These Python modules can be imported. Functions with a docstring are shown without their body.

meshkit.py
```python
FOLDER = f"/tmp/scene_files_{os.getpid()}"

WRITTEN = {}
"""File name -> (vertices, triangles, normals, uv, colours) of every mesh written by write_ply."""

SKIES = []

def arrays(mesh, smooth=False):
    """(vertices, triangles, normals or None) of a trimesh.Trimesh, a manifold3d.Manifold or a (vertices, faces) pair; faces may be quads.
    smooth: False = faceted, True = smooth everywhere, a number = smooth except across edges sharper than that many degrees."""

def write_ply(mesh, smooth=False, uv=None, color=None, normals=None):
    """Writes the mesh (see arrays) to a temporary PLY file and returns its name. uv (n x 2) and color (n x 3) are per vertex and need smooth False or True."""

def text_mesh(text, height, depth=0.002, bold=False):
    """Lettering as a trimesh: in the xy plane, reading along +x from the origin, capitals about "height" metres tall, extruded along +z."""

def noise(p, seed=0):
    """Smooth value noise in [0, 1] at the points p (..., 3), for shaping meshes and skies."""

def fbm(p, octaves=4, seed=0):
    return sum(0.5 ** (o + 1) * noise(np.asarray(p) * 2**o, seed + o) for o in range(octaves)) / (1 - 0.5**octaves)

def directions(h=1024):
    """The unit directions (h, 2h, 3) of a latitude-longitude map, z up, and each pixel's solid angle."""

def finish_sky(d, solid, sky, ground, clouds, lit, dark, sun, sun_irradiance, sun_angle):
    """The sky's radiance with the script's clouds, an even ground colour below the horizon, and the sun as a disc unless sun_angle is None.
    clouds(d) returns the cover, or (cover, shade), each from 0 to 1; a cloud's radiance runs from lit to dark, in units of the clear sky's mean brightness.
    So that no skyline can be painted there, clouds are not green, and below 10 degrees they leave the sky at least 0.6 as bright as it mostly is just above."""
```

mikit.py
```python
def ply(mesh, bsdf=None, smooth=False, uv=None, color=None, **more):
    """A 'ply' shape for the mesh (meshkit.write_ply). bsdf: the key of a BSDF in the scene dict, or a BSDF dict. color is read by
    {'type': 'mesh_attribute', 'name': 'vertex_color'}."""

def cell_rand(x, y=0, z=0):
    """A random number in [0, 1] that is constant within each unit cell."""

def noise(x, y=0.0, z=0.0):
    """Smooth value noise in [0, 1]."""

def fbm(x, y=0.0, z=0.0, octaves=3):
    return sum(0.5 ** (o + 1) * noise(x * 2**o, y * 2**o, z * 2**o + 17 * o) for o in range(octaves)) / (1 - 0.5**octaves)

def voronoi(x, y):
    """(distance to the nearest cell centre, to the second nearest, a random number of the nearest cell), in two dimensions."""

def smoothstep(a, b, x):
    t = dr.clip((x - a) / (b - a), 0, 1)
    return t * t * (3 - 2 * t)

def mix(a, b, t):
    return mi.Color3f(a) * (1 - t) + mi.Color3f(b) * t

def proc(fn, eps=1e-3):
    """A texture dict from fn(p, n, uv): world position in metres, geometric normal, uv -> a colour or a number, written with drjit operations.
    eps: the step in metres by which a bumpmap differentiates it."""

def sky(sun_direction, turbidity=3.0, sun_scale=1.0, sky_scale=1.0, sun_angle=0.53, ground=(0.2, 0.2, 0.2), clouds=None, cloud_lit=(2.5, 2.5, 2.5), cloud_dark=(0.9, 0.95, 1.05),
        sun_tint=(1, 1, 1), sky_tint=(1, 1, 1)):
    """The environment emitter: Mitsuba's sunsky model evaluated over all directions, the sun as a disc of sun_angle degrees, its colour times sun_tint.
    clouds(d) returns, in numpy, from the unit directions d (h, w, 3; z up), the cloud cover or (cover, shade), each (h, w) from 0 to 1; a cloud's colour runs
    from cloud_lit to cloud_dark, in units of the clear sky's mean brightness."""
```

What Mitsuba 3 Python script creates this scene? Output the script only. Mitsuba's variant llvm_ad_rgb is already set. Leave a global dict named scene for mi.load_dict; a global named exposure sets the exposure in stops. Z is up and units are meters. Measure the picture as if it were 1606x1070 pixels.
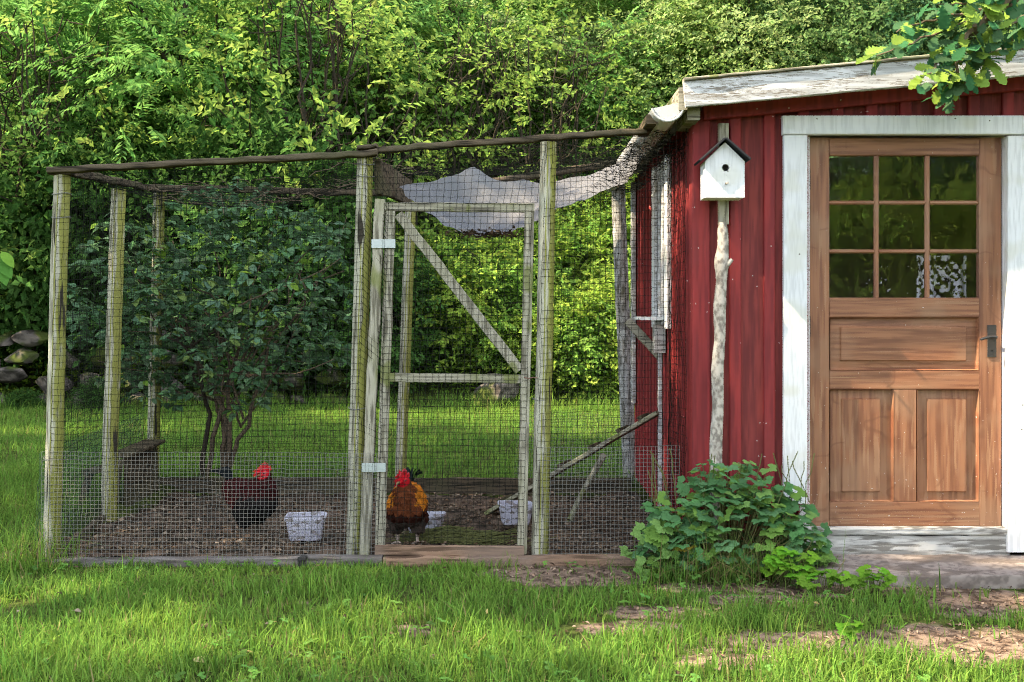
import math, random
import numpy as np
import trimesh, manifold3d
import drjit as dr
import mitsuba as mi
import mikit, meshkit
from mikit import proc, noise, fbm, voronoi, cell_rand, smoothstep, mix

T = mi.ScalarTransform4f
scene, labels = {}, {}

# ------------------------------------------------------------------ camera, sky, exposure
F, CX, CY, EYE = 1650.0, 803.0, 495.0, 1.19        # focal length and horizon in pixels of the 1606 px wide photograph
scene['camera'] = {'type': 'perspective', 'fov': math.degrees(2 * math.atan(803 / F)), 'fov_axis': 'x',
                   'principal_point_offset_y': (535 - CY) / 1070.0, 'near_clip': 0.05, 'far_clip': 400.0,
                   'to_world': T().look_at([0, 0, EYE], [0, 1, EYE], [0, 0, 1])}
SUN = np.array([-1.0, -0.26, 1.15])
def clouds(d):  # unseen partial cloud cover, added to raise the ambient light in the shade
    c = meshkit.fbm(d * [2.2, 2.2, 4.0] + 5, 4)
    return np.clip((c - .42) / .12, 0, 1) * .8
scene['sky'] = mikit.sky(SUN.tolist(), turbidity=3.0, sun_tint=(1.0, 0.98, 0.91), clouds=clouds, cloud_lit=(4.2, 4.2, 4.2), cloud_dark=(2.0, 2.0, 2.05))
exposure = 3.6

# ------------------------------------------------------------------ helpers
def P(px, py, Y):
    """The point at depth Y (metres) that stands at the pixel (px, py) of the photograph."""
    return np.array([(px - CX) * Y / F, Y, EYE - (py - CY) * Y / F])

def X_(px, Y): return (px - CX) * Y / F
def Z_(py, Y): return EYE - (py - CY) * Y / F

used = set()
def num(base):
    k, i = base, 0
    while k in used:
        i += 1
        k = f'{base}_{i:03d}'
    used.add(k)
    return k

def tag(key, label=None, cat=None, group=None, kind=None):
    d = labels.setdefault(key, {})
    for k, v in (('label', label), ('category', cat), ('group', group), ('kind', kind)):
        if v: d[k] = v
    return key

def thing(base, label, cat, group=None, kind=None):
    return tag(num(base), label, cat, group, kind)

def part(holder, name, mesh, mat, smooth=False, kind=None, label=None, color=None, uv=None, xf=None):
    k = num(f'{holder}__{name}' if holder else name)
    d = mesh if isinstance(mesh, dict) else mikit.ply(mesh, mat, smooth=smooth, color=color, uv=uv)
    if xf is not None: d = {**d, 'to_world': T(xf)}
    scene[k] = d
    if kind or label: tag(k, label, None, None, kind)
    return k

def single(base, mesh, mat, label, cat, smooth=False, group=None, kind=None, color=None, xf=None):
    k = part(None, base, mesh, mat, smooth, color=color, xf=xf)
    return tag(k, label, cat, group, kind)

def tris(F_):
    F_ = np.asarray(F_, int)
    return np.vstack([F_[:, [0, 1, 2]], F_[:, [0, 2, 3]]]) if F_.shape[1] == 4 else F_

def cat(ms):
    V, Fs, at = [], [], 0
    for v, f in ms:
        V.append(np.asarray(v, float)); Fs.append(tris(f) + at); at += len(v)
    return np.vstack(V), np.vstack(Fs)

def norm(a):
    a = np.asarray(a, float)
    return a / (np.linalg.norm(a, axis=-1, keepdims=True) + 1e-12)

def sweep(pts, ring, closed_ring=True, caps=True, side=None):
    """Rings (n, m, 2) of offsets swept along the points."""
    p = np.asarray(pts, float); n = len(p)
    t = norm(np.gradient(p, axis=0))
    ref = np.array([0, 0, 1.0]) if side is None else np.asarray(side, float)
    if side is None and abs(t[:, 2]).mean() > .8: ref = np.array([0, 1.0, 0])
    a = norm(np.cross(t, ref)); b = norm(np.cross(a, t))
    ring = np.asarray(ring, float)
    if ring.ndim == 2: ring = np.repeat(ring[None], n, 0)
    m = ring.shape[1]
    V = p[:, None] + ring[:, :, :1] * a[:, None] + ring[:, :, 1:] * b[:, None]
    i, j = np.meshgrid(np.arange(n - 1), np.arange(m), indexing='ij')
    q = np.stack([i * m + j, i * m + (j + 1) % m, (i + 1) * m + (j + 1) % m, (i + 1) * m + j], -1).reshape(-1, 4)
    Fs = [tris(q)]
    V = V.reshape(-1, 3)
    if caps:
        V = np.vstack([V, p[:1], p[-1:]])
        j = np.arange(m)
        Fs.append(np.stack([(j + 1) % m, j, np.full(m, len(V) - 2)], 1))
        Fs.append(np.stack([(n - 1) * m + j, (n - 1) * m + (j + 1) % m, np.full(m, len(V) - 1)], 1))
    return V, np.vstack(Fs)

def tube(pts, r, sides=6, caps=True):
    n = len(pts)
    a = np.arange(sides) * 2 * np.pi / sides
    ring = np.stack([np.cos(a), np.sin(a)], 1)[None] * np.broadcast_to(r, (n,))[:, None, None]
    return sweep(pts, ring, caps=caps)

def beam(p0, p1, w, h, up=(0, 0, 1), ch=.004, n=2, wob=0.0, seed=0):
    """A chamfered timber from p0 to p1: w across (perpendicular to up), h along up."""
    p0, p1 = np.asarray(p0, float), np.asarray(p1, float)
    ch = min(ch, w * .3, h * .3)
    a, b = w / 2, h / 2
    ring = np.array([[a, -b + ch], [a, b - ch], [a - ch, b], [-a + ch, b], [-a, b - ch], [-a, -b + ch], [-a + ch, -b], [a - ch, -b]])
    s = np.linspace(0, 1, n)
    pts = p0 + s[:, None] * (p1 - p0)
    rings = np.repeat(ring[None], n, 0)
    if wob:
        rs = np.random.RandomState(seed)
        rings = rings + rs.normal(0, wob, (n, 1, 2)) + rs.normal(0, wob * .5, (n, 8, 2))
    return sweep(pts, rings, side=up)

def box(lo, hi, ch=.004, n=2, wob=0, seed=0):
    lo, hi = np.minimum(lo, hi), np.maximum(lo, hi)
    d = hi - lo; c = (lo + hi) / 2
    ax = int(np.argmax(d))
    p0, p1 = c.copy(), c.copy(); p0[ax] = lo[ax]; p1[ax] = hi[ax]
    up = [0, 0, 1.0] if ax != 2 else [0, 1.0, 0]
    hh = d[2] if ax != 2 else d[1]
    ww = d[1] if ax == 0 else d[0]
    return beam(p0, p1, ww, hh, up, ch, n, wob, seed)

from shapely.geometry import Polygon, Point
def extrude_front(poly, y0, y1):
    m = trimesh.creation.extrude_polygon(poly, y1 - y0, engine='earcut')
    v = np.array(m.vertices); return np.stack([v[:, 0], y0 + v[:, 2], v[:, 1]], 1), np.array(m.faces)

def grid(nx, ny):
    """Faces of an nx by ny grid of vertices (index = i*ny + j)."""
    i, j = np.meshgrid(np.arange(nx - 1), np.arange(ny - 1), indexing='ij')
    return tris(np.stack([i * ny + j, (i + 1) * ny + j, (i + 1) * ny + j + 1, i * ny + j + 1], -1).reshape(-1, 4))

def frame_xf(pos, d, nrm, s=1.0):
    """A 4x4 matrix that takes x to d, z to about nrm."""
    x = norm(d); z = np.asarray(nrm, float); z = norm(z - x * np.dot(z, x)); y = np.cross(z, x)
    m = np.eye(4); m[:3, 0], m[:3, 1], m[:3, 2], m[:3, 3] = x * s, y * s, z * s, pos
    return m

# ------------------------------------------------------------------ materials
def rgb(*c): return {'type': 'rgb', 'value': list(c)}
def mat(name, color, rough=.8, **kw):
    c = color if isinstance(color, dict) else rgb(*color)
    if rough >= .75: scene[name] = {'type': 'twosided', 'bsdf': {'type': 'diffuse', 'reflectance': c}}
    else: scene[name] = {'type': 'twosided', 'bsdf': {'type': 'principled', 'base_color': c, 'roughness': rough, **kw}}
def vcol(): return {'type': 'mesh_attribute', 'name': 'vertex_color'}

def leafmat(name, rough=.5, trans=.9, color=None, eta=1.4):
    scene[name] = {'type': 'principledthin', 'base_color': color or vcol(), 'roughness': rough, 'diff_trans': trans, 'eta': eta, 'spec_trans': 0.0}

def wood_fn(base, dark, alt, sx, sy, sz, moss=None, mossat=.62):
    def f(p, n, uv):
        c = mix(dark, base, smoothstep(.28, .62, fbm(p.x * sx, p.y * sy, p.z * sz, 3)))
        c = mix(c, alt, smoothstep(.5, .8, noise(p.x * 6, p.y * 6, p.z * 5 + 5)) * .7)
        if moss is not None:
            c = mix(c, moss, smoothstep(mossat, mossat + .09, fbm(p.x * 12 + 3, p.y * 12, p.z * 4.4, 2)) * .75)
        return c
    return proc(f)

mat('grey_timber', wood_fn((.36, .34, .27), (.13, .12, .09), (.27, .27, .17), 95, 95, 7, (.15, .17, .05)), .85)
mat('grey_timber_across', wood_fn((.34, .32, .25), (.12, .11, .085), (.25, .25, .16), 7, 40, 95, (.15, .17, .05)), .85)
mat('dark_timber', wood_fn((.105, .085, .06), (.03, .026, .02), (.09, .085, .05), 9, 30, 80), .9)
mat('base_wood', wood_fn((.17, .155, .145), (.075, .066, .06), (.12, .105, .095), 8, 40, 90), .9)
mat('brown_board', wood_fn((.26, .17, .115), (.10, .065, .045), (.2, .15, .12), 8, 40, 90), .85)

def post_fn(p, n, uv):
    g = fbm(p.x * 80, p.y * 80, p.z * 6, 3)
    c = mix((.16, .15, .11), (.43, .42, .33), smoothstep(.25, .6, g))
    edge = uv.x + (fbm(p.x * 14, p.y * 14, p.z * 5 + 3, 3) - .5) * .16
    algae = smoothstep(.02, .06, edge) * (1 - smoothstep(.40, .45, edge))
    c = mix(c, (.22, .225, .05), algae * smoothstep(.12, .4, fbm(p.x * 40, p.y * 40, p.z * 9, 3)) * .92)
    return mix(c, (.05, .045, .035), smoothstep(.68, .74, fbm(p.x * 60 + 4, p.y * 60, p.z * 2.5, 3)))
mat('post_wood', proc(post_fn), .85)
mat('pale_post', wood_fn((.50, .50, .49), (.19, .18, .16), (.36, .35, .30), 50, 50, 16, (.16, .15, .1), .66), .85)

def red_fn(lo, hi):
  def f(p, n, uv):
      grain = fbm(p.x * 70, p.y * 70, p.z * 4, 3)
      c = mix(lo, hi, smoothstep(.3, .7, grain))
      c = mix(c, (.14, .014, .014), smoothstep(.55, .8, fbm(p.x * 5, p.y * 5, p.z * 2 + 2, 3)) * .6)
      d, _, r = voronoi((p.x + p.y) * 26, p.z * 26)
      fleck = (1 - smoothstep(.05, .1, d)) * dr.select(r > .94, 1., 0.)
      return mix(c, (.55, .5, .48), fleck * .8)
  return proc(f)
mat('red_paint', red_fn((.15, .010, .012), (.235, .018, .018)), .7)
mat('red_paint_worn', red_fn((.115, .011, .011), (.20, .026, .022)), .74)

def white_fn(p, n, uv):
    g = fbm(p.x * 110, p.y * 110, p.z * 9, 3)
    c = mix((.54, .555, .57), (.64, .655, .67), smoothstep(.3, .6, g))
    c = mix(c, (.50, .50, .42), smoothstep(.55, .75, fbm(p.x * 6, p.y * 6, p.z * 6, 3)) * .5)
    d, _, r = voronoi(p.x * 11 + p.y * 7, p.z * 11)
    return mix(c, (.12, .11, .09), (1 - smoothstep(.03, .05, d)) * dr.select(r > .86, 1., 0.))
mat('white_paint', proc(white_fn), .55)

def peel_fn(p, n, uv):
    g = fbm(p.x * 6, p.y * 30, p.z * 70, 3)
    c = mix((.34, .34, .335), (.56, .565, .57), smoothstep(.28, .66, g))
    bare = smoothstep(.53, .63, fbm(p.x * 34 + 2, p.y * 34, p.z * 190, 3) * .72 + fbm(p.x * 5, p.y * 5, p.z * 24, 2) * .28)
    return mix(c, mix((.09, .075, .06), (.3, .27, .23), fbm(p.x * 80, 0, p.z * 160, 2)), bare * .9)
mat('peeling_paint', proc(peel_fn), .75)
def sill_fn(p, n, uv):
    g = fbm(p.x * 7, p.y * 30, p.z * 50, 3)
    c = mix((.27, .26, .24), (.52, .51, .48), smoothstep(.3, .62, g))
    return mix(c, (.13, .12, .105), smoothstep(.50, .66, fbm(p.x * 13 + 1, p.y * 20, p.z * 85 + 4, 3) * .7 + fbm(p.x * 4, 2, p.z * 9, 2) * .3) * .85)
mat('weathered_sill', proc(sill_fn), .85)

def door_fn(sx, sz):
    def f(p, n, uv):
        g = fbm(p.x * sx, p.y * 40, p.z * sz, 3)
        c = mix((.145, .056, .028), (.255, .112, .056), smoothstep(.25, .7, g))
        c = mix(c, (.25, .14, .082), smoothstep(.45, .75, fbm(p.x * 5 + 7, 0, p.z * 5, 3)) * .6)
        low = smoothstep(1.15, .2, p.z)                               # the varnish has weathered off the lower half (bleached patches)
        bare = smoothstep(.62, .74, fbm(p.x * sx * .75, p.y * 9, p.z * sz * 1.3, 3) + low * .09)
        c = mix(c, (.31, .17, .095), bare * .6)
        flake = smoothstep(.85, .88, fbm(p.x * 150, p.y * 20, p.z * 70 + 3, 3) + low * .05)
        c = mix(c, (.55, .53, .5), flake * .9)
        stain = dr.abs(fbm(p.x * 4.5 + 1.3, 0, p.z * 4.5 + 8, 3) - .5)
        return mix(c, (.13, .05, .025), (1 - smoothstep(.004, .03, stain)) * smoothstep(.52, .62, fbm(p.x * 9, 4, p.z * 9, 2)) * .45)
    return proc(f)
mat('door_upright', door_fn(70, 3), .5)
mat('door_across', door_fn(5, 75), .5)

def soil_fn(p, n, uv):
    a, b = fbm(p.x * 22, p.y * 22, 0, 3), fbm(p.x * 3, p.y * 3, 4, 3)
    c = mix((.035, .028, .022), (.12, .088, .066), smoothstep(.3, .7, a))
    return mix(c, (.17, .115, .085), smoothstep(.5, .7, b) * .5)
mat('soil', proc(soil_fn), .95)

# bare patches of the lawn: (pixel x, pixel y, radius x, radius y), turned into ground ellipses
PATCH = []
for px, py, rx, ry in ((890, 905, 120, 22), (1040, 965, 90, 11), (985, 990, 90, 13), (1180, 948, 90, 12), (1330, 1015, 230, 20), (1530, 1015, 170, 32), (1545, 950, 90, 24),
                       (1150, 1042, 110, 13), (655, 992, 40, 8), (1350, 925, 260, 14), (330, 985, 18, 6), (470, 950, 20, 5), (1080, 925, 60, 9), (1590, 935, 60, 14)):
    Yc = EYE * F / (py - CY)
    ya, yb = EYE * F / (py + ry - CY), EYE * F / (py - ry - CY)
    PATCH.append((X_(px, Yc), (ya + yb) / 2, rx * Yc / F * 1.05, (yb - ya) / 2 * 1.05))
def bare_np(x, y):
    m = np.full(np.shape(x), -9.0)
    for a, b, c, d in PATCH:
        m = np.maximum(m, 1 - np.sqrt(((x - a) / c) ** 2 + ((y - b) / d) ** 2))
    return m + (meshkit.fbm(np.stack([x * 5, y * 5, x * 0 + 3], -1), 3) - .5) * .9

def lawn_fn(p, n, uv):
    m = mi.Float(-9.0)
    for a, b, c, d in PATCH:
        m = dr.maximum(m, 1 - dr.sqrt(dr.square((p.x - a) / c) + dr.square((p.y - b) / d)))
    m = m + (fbm(p.x * 7, p.y * 7, 1, 3) - .5) * .9
    g = fbm(p.x * 35, p.y * 35, 2, 3)
    earth = mix((.07, .05, .037), (.22, .16, .12), smoothstep(.25, .7, g))
    green = mix((.03, .04, .012), (.07, .09, .025), smoothstep(.3, .7, g))
    return mix(green, earth, smoothstep(-.05, .22, m))
mat('lawn_ground', proc(lawn_fn), .95)
def hill_fn(p, n, uv):
    g = fbm(p.x * 3, p.y * 3, p.z * 3, 3)
    return mix((.02, .025, .01), (.06, .08, .02), smoothstep(.3, .7, g))
mat('hill_ground', proc(hill_fn), .95)
def stone_fn(p, n, uv):
    g = fbm(p.x * 12, p.y * 12, p.z * 12, 3)
    c = mix((.05, .044, .04), (.175, .15, .135), smoothstep(.3, .7, g))
    return mix(c, (.07, .09, .025), smoothstep(.48, .60, fbm(p.x * 3 + 2, p.y * 3, p.z * 3, 3)))
mat('field_stone', proc(stone_fn), .9)
def concrete_fn(p, n, uv):
    g = fbm(p.x * 30, p.y * 30, p.z * 30, 3)
    c = mix((.16, .135, .12), (.29, .25, .225), smoothstep(.3, .65, g))
    return mix(c, (.13, .105, .09), smoothstep(.52, .62, fbm(p.x * 5, p.y * 9, p.z * 5, 3)) * .7)
mat('concrete', proc(concrete_fn), .9)
def bark_fn(p, n, uv):
    g = fbm(p.x * 60, p.y * 60, p.z * 34, 3)
    return mix((.20, .175, .15), (.48, .435, .375), smoothstep(.3, .65, g))
mat('pale_bark', proc(bark_fn), .9)
mat('dark_bark', (.05, .042, .032), .9)
mat('twig_bark', (.13, .10, .07), .9)
mat('black_net', (.012, .013, .011), .9)
mat('galvanised_wire', (.21, .21, .195), .8)
mat('green_wire', (.06, .10, .07), .8)
mat('hinge_zinc', (.40, .45, .44), .5, metallic=.5)
mat('black_iron', (.022, .02, .02), .5)
mat('roof_sheet', (.46, .46, .45), .6)
mat('black_felt', (.03, .032, .036), .75)
def tub_fn(p, n, uv):
    g = fbm(p.x * 38, p.y * 38, p.z * 60, 3)
    return mix((.41, .41, .49), (.15, .12, .10), smoothstep(.52, .64, g) * .8)
mat('tub_plastic', proc(tub_fn), .5)
mat('curtain_cloth', (.36, .35, .40), .9)
mat('dark_inside', (.17, .13, .095), .9)
mat('dead_leaf', vcol(), .85)
mat('feather', vcol(), .8)
mat('comb_red', (.50, .012, .02), .45)
mat('beak_horn', (.32, .24, .12), .4)
mat('eye_black', (.01, .01, .01), .15)
mat('nail_rust', (.12, .06, .04), .7)
scene['window_glass'] = {'type': 'thindielectric', 'int_ior': 1.5}
LEAF = {'glossy_leaf': (.26, .55), 'soft_leaf': (.6, .8)}
leafmat('sheet_plastic', .6, .75, rgb(.32, .33, .36))
leafmat('tree_leaf', .27, 1.0)
leafmat('glossy_leaf', .30, .55)
leafmat('soft_leaf', .5, .8)
leafmat('grass_blade', .5, 1.0)

# ------------------------------------------------------------------ ground
def pit(x, y):
    inside = np.clip((x + 2.42) / .12, 0, 1) * np.clip((.86 - x) / .12, 0, 1) * np.clip((y - 5.1) / .1, 0, 1) * np.clip((7.44 - y) / .1, 0, 1)
    shed = np.clip((x - .8) / .1, 0, 1) * np.clip((4.3 - x) / .1, 0, 1) * np.clip((y - 5.1) / .1, 0, 1) * np.clip((7.4 - y) / .1, 0, 1)
    return np.maximum(inside, shed)
def ground_z(x, y):
    x, y = np.asarray(x, float), np.asarray(y, float)
    z = (meshkit.fbm(np.stack([x * .9, y * .9, x * 0], -1), 3, 3) - .5) * .05
    z = z * np.clip(np.abs(y - 5.05) * 2, .15, 1)
    hill = np.maximum(y - 13.4, 0)
    z = z + .42 * hill * hill / (hill + 1.2) + (meshkit.fbm(np.stack([x * .35, y * .35, x * 0 + 9], -1), 3, 8) - .5) * np.clip(hill / 4, 0, 1) * 1.6
    return z - .16 * pit(x, y)
xs = np.unique(np.concatenate([np.linspace(-60, -9, 18), np.linspace(-9, 7, 150), np.linspace(7, 60, 18)]))
ys = np.unique(np.concatenate([np.linspace(-60, 2.5, 22), np.linspace(2.5, 8, 90), np.linspace(8, 13.4, 32)]))
gx, gy = np.meshgrid(xs, ys, indexing='ij')
V = np.stack([gx, gy, ground_z(gx, gy)], -1).reshape(-1, 3)
single('lawn', (V, grid(len(xs), len(ys))), 'lawn_ground', 'lawn with bare earth patches in front of and behind the chicken run', 'lawn', smooth=True, kind='structure')
xs = np.linspace(-60, 60, 160); ys = np.concatenate([np.linspace(13.4, 34, 60), np.linspace(35, 90, 14)])
gx, gy = np.meshgrid(xs, ys, indexing='ij')
V = np.stack([gx, gy, ground_z(gx, gy)], -1).reshape(-1, 3)
single('hillside', (V, grid(len(xs), len(ys))), 'hill_ground', 'wooded slope rising behind the lawn', 'hillside', smooth=True, kind='structure')

def soil_z(x, y):
    base = -.015 - .055 * np.clip((y - 5.4) / 1.6, 0, 1)
    p = np.stack([x * 5, y * 5, x * 0], -1)
    return base + (meshkit.fbm(p, 4, 5) - .5) * .09 + .05 * np.exp(-((y - 5.16) / .12) ** 2)
xs, ys = np.linspace(-2.5, .88, 140), np.linspace(5.07, 7.46, 100)
gx, gy = np.meshgrid(xs, ys, indexing='ij')
gxx = np.where(gx < 0, gx * (1 + .1 * (gy - 5.07) / 2.4), gx)
V = np.stack([gxx, gy, soil_z(gxx, gy)], -1).reshape(-1, 3)
single('run_floor', (V, grid(len(xs), len(ys))), 'soil', 'dark bare soil floor inside the wire run', 'ground', smooth=True, kind='structure')

# ------------------------------------------------------------------ red shed
WY = 5.05
shed = thing('red_shed', 'red timber shed with a white trimmed wooden door beside the wire run', 'shed')
XL, XR, YB = X_(1093, WY), 4.2, 7.45
def roof_z(x): return 2.118 + (x - .887) * .094        # underside of the roof over the wall
fw = 'red_shed__front_wall'; sw = 'red_shed__side_wall'
DX0, DX1 = X_(1266, WY), X_(1574, WY); DZ0, DZ1 = Z_(828, WY), Z_(212, WY)
# front boards: wide boards behind, narrow battens on the joints; none where the door stands
pitch = .163
start = X_(1152, WY) - pitch
k = 0
for i in range(-1, 20):
    a, b = max(start + i * pitch, XL + .02), min(start + (i + 1) * pitch, XR)
    if b - a < .02: continue
    inside = a > DX0 - .12 and b < DX1 + .12
    for lo, hi in ((a, b),):
        zlow = .10
        if b > DX0 and a < DX1: zlow = DZ1 + .01
        part(fw, 'board', box([lo + .001, WY, zlow], [hi - .001, WY + .022, roof_z(lo) + .05], .002), 'red_paint_worn')
    if i >= 0:
        c = start + i * pitch
        zlow = DZ1 + .01 if DX0 - .02 < c < DX1 + .02 else .10
        part(fw, 'batten', box([c - .027, WY - .024, zlow], [c + .027, WY - .001, roof_z(c) + .05], .004), 'red_paint')
part(fw, 'corner_board', box([XL - .025, WY - .026, .06], [XL + .058, WY - .002, roof_z(XL) + .04], .004), 'red_paint')
# side wall boards run back along Y
yy, j = WY + .03, 0
while yy < YB - .02:
    y1 = min(yy + .155, YB)
    part(sw, 'board', box([XL, yy + .001, .05], [XL + .022, y1 - .001, 2.16], .002), 'red_paint')
    if j: part(sw, 'batten', box([XL - .022, yy - .024, .05], [XL - .001, yy + .024, 2.16], .004), 'red_paint')
    yy = y1; j += 1
part(sw, 'corner_board', box([XL - .024, WY - .001, .05], [XL - .002, WY + .10, 2.14], .004), 'red_paint')
part(shed, 'back_wall', extrude_front(Polygon([(XL + .03, .02), (XR, .02), (XR, roof_z(XR) + .06), (XL + .03, roof_z(XL) + .06)]), YB + .003, YB + .04), 'red_paint')
part(shed, 'right_wall', box([XR - .04, WY + .03, .02], [XR - .01, YB, 2.4], .003), 'red_paint')
part(shed, 'inner_floor', box([XL + .03, WY + .05, .08], [XR - .05, YB - .01, .12], .003), 'dark_inside')
part(shed, 'inner_wall', extrude_front(Polygon([(XL + .04, .12), (XR - .05, .12), (XR - .05, roof_z(XR) + .05), (XL + .04, roof_z(XL) + .05)]), YB - .08, YB - .05), 'dark_inside')
part(shed, 'foundation', box([XL + .01, WY + .005, -.2], [X_(1266, WY), WY + .1, .1], .01), 'concrete')
part(shed, 'frieze_board', beam([XL + .02, WY - .045, roof_z(XL) + .035 + .03], [XR, WY - .045, roof_z(XR) + .065], .034, .13, ch=.004), 'red_paint')
# fascia, roof, gutter
FY = 4.82
fx0 = X_(1073, FY); fz0 = Z_(149, FY)
part(shed, 'fascia', beam([fx0, FY, fz0], [XR + .2, FY, fz0 + (XR + .2 - fx0) * .094], .026, .118, ch=.004, n=40, wob=.0009, seed=4), 'peeling_paint')
part(shed, 'fascia_cap', beam([fx0 - .004, FY + .004, fz0 + .068], [XR + .2, FY + .004, fz0 + .068 + (XR + .2 - fx0) * .094], .06, .012, ch=.003, n=30, wob=.0008, seed=5), 'grey_timber_across')
n = 60
rx = np.linspace(fx0 + .004, XR + .25, 30); ry = np.linspace(FY + .016, YB + .2, 160)
gx, gy = np.meshgrid(rx, ry, indexing='ij')
top = fz0 + .03 + (gx - fx0) * .094 + .016 * np.cos(gy * 2 * np.pi / .13)
part(shed, 'roof', cat([(np.stack([gx, gy, top], -1).reshape(-1, 3), grid(30, 160)), (np.stack([gx, gy, top - .008], -1).reshape(-1, 3), grid(30, 160))]), 'roof_sheet', smooth=True)
tl_ = math.radians(12)                                         # the half round gutter hangs a little askew; its end is closed
a = np.linspace(math.pi, 2 * math.pi, 19) + tl_
gc, gr = np.array([X_(1047, 4.86), 0, Z_(165, 4.86)]), .074
arc = np.stack([np.cos(a), np.sin(a)], 1)
prof = np.concatenate([arc * gr, arc[::-1] * (gr - .006)])
V = np.array([[gc[0] + u, y, gc[2] + w] for y in (4.86, 5.4, 6.2, YB + .2) for u, w in prof]).reshape(4, -1, 3)
m_ = V.shape[1]
i, j = np.meshgrid(np.arange(3), np.arange(m_), indexing='ij')
q = np.stack([i * m_ + j, i * m_ + (j + 1) % m_, (i + 1) * m_ + (j + 1) % m_, (i + 1) * m_ + j], -1).reshape(-1, 4)
part(shed, 'gutter', (V.reshape(-1, 3), tris(q)), 'roof_sheet', smooth=40)
part(shed, 'gutter_end', extrude_front(Polygon(arc * (gr - .009) + gc[[0, 2]]), 4.862, 4.866), 'roof_sheet')
rim = np.column_stack([gc[0] + arc[:, 0] * gr, np.full(19, 4.856), gc[2] + arc[:, 1] * gr])
part(shed, 'gutter_rim', tube(rim, .006, 8), 'roof_sheet', smooth=50)
part(shed, 'eave_board', box([fx0 - .02, FY + .03, Z_(176, 4.9)], [fx0 + .02, YB + .1, Z_(140, 4.9)], .004), 'grey_timber_across')
part(shed, 'rafter_end', box([X_(1078, 4.9), 4.9, 2.10], [X_(1098, 4.9), 5.2, 2.16], .004), 'grey_timber_across')
part(shed, 'eave_block', box([X_(1012, 4.98), 4.94, Z_(197, 4.98)], [X_(1030, 4.98), 5.3, Z_(182, 4.98)], .005), 'dark_timber')

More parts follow.
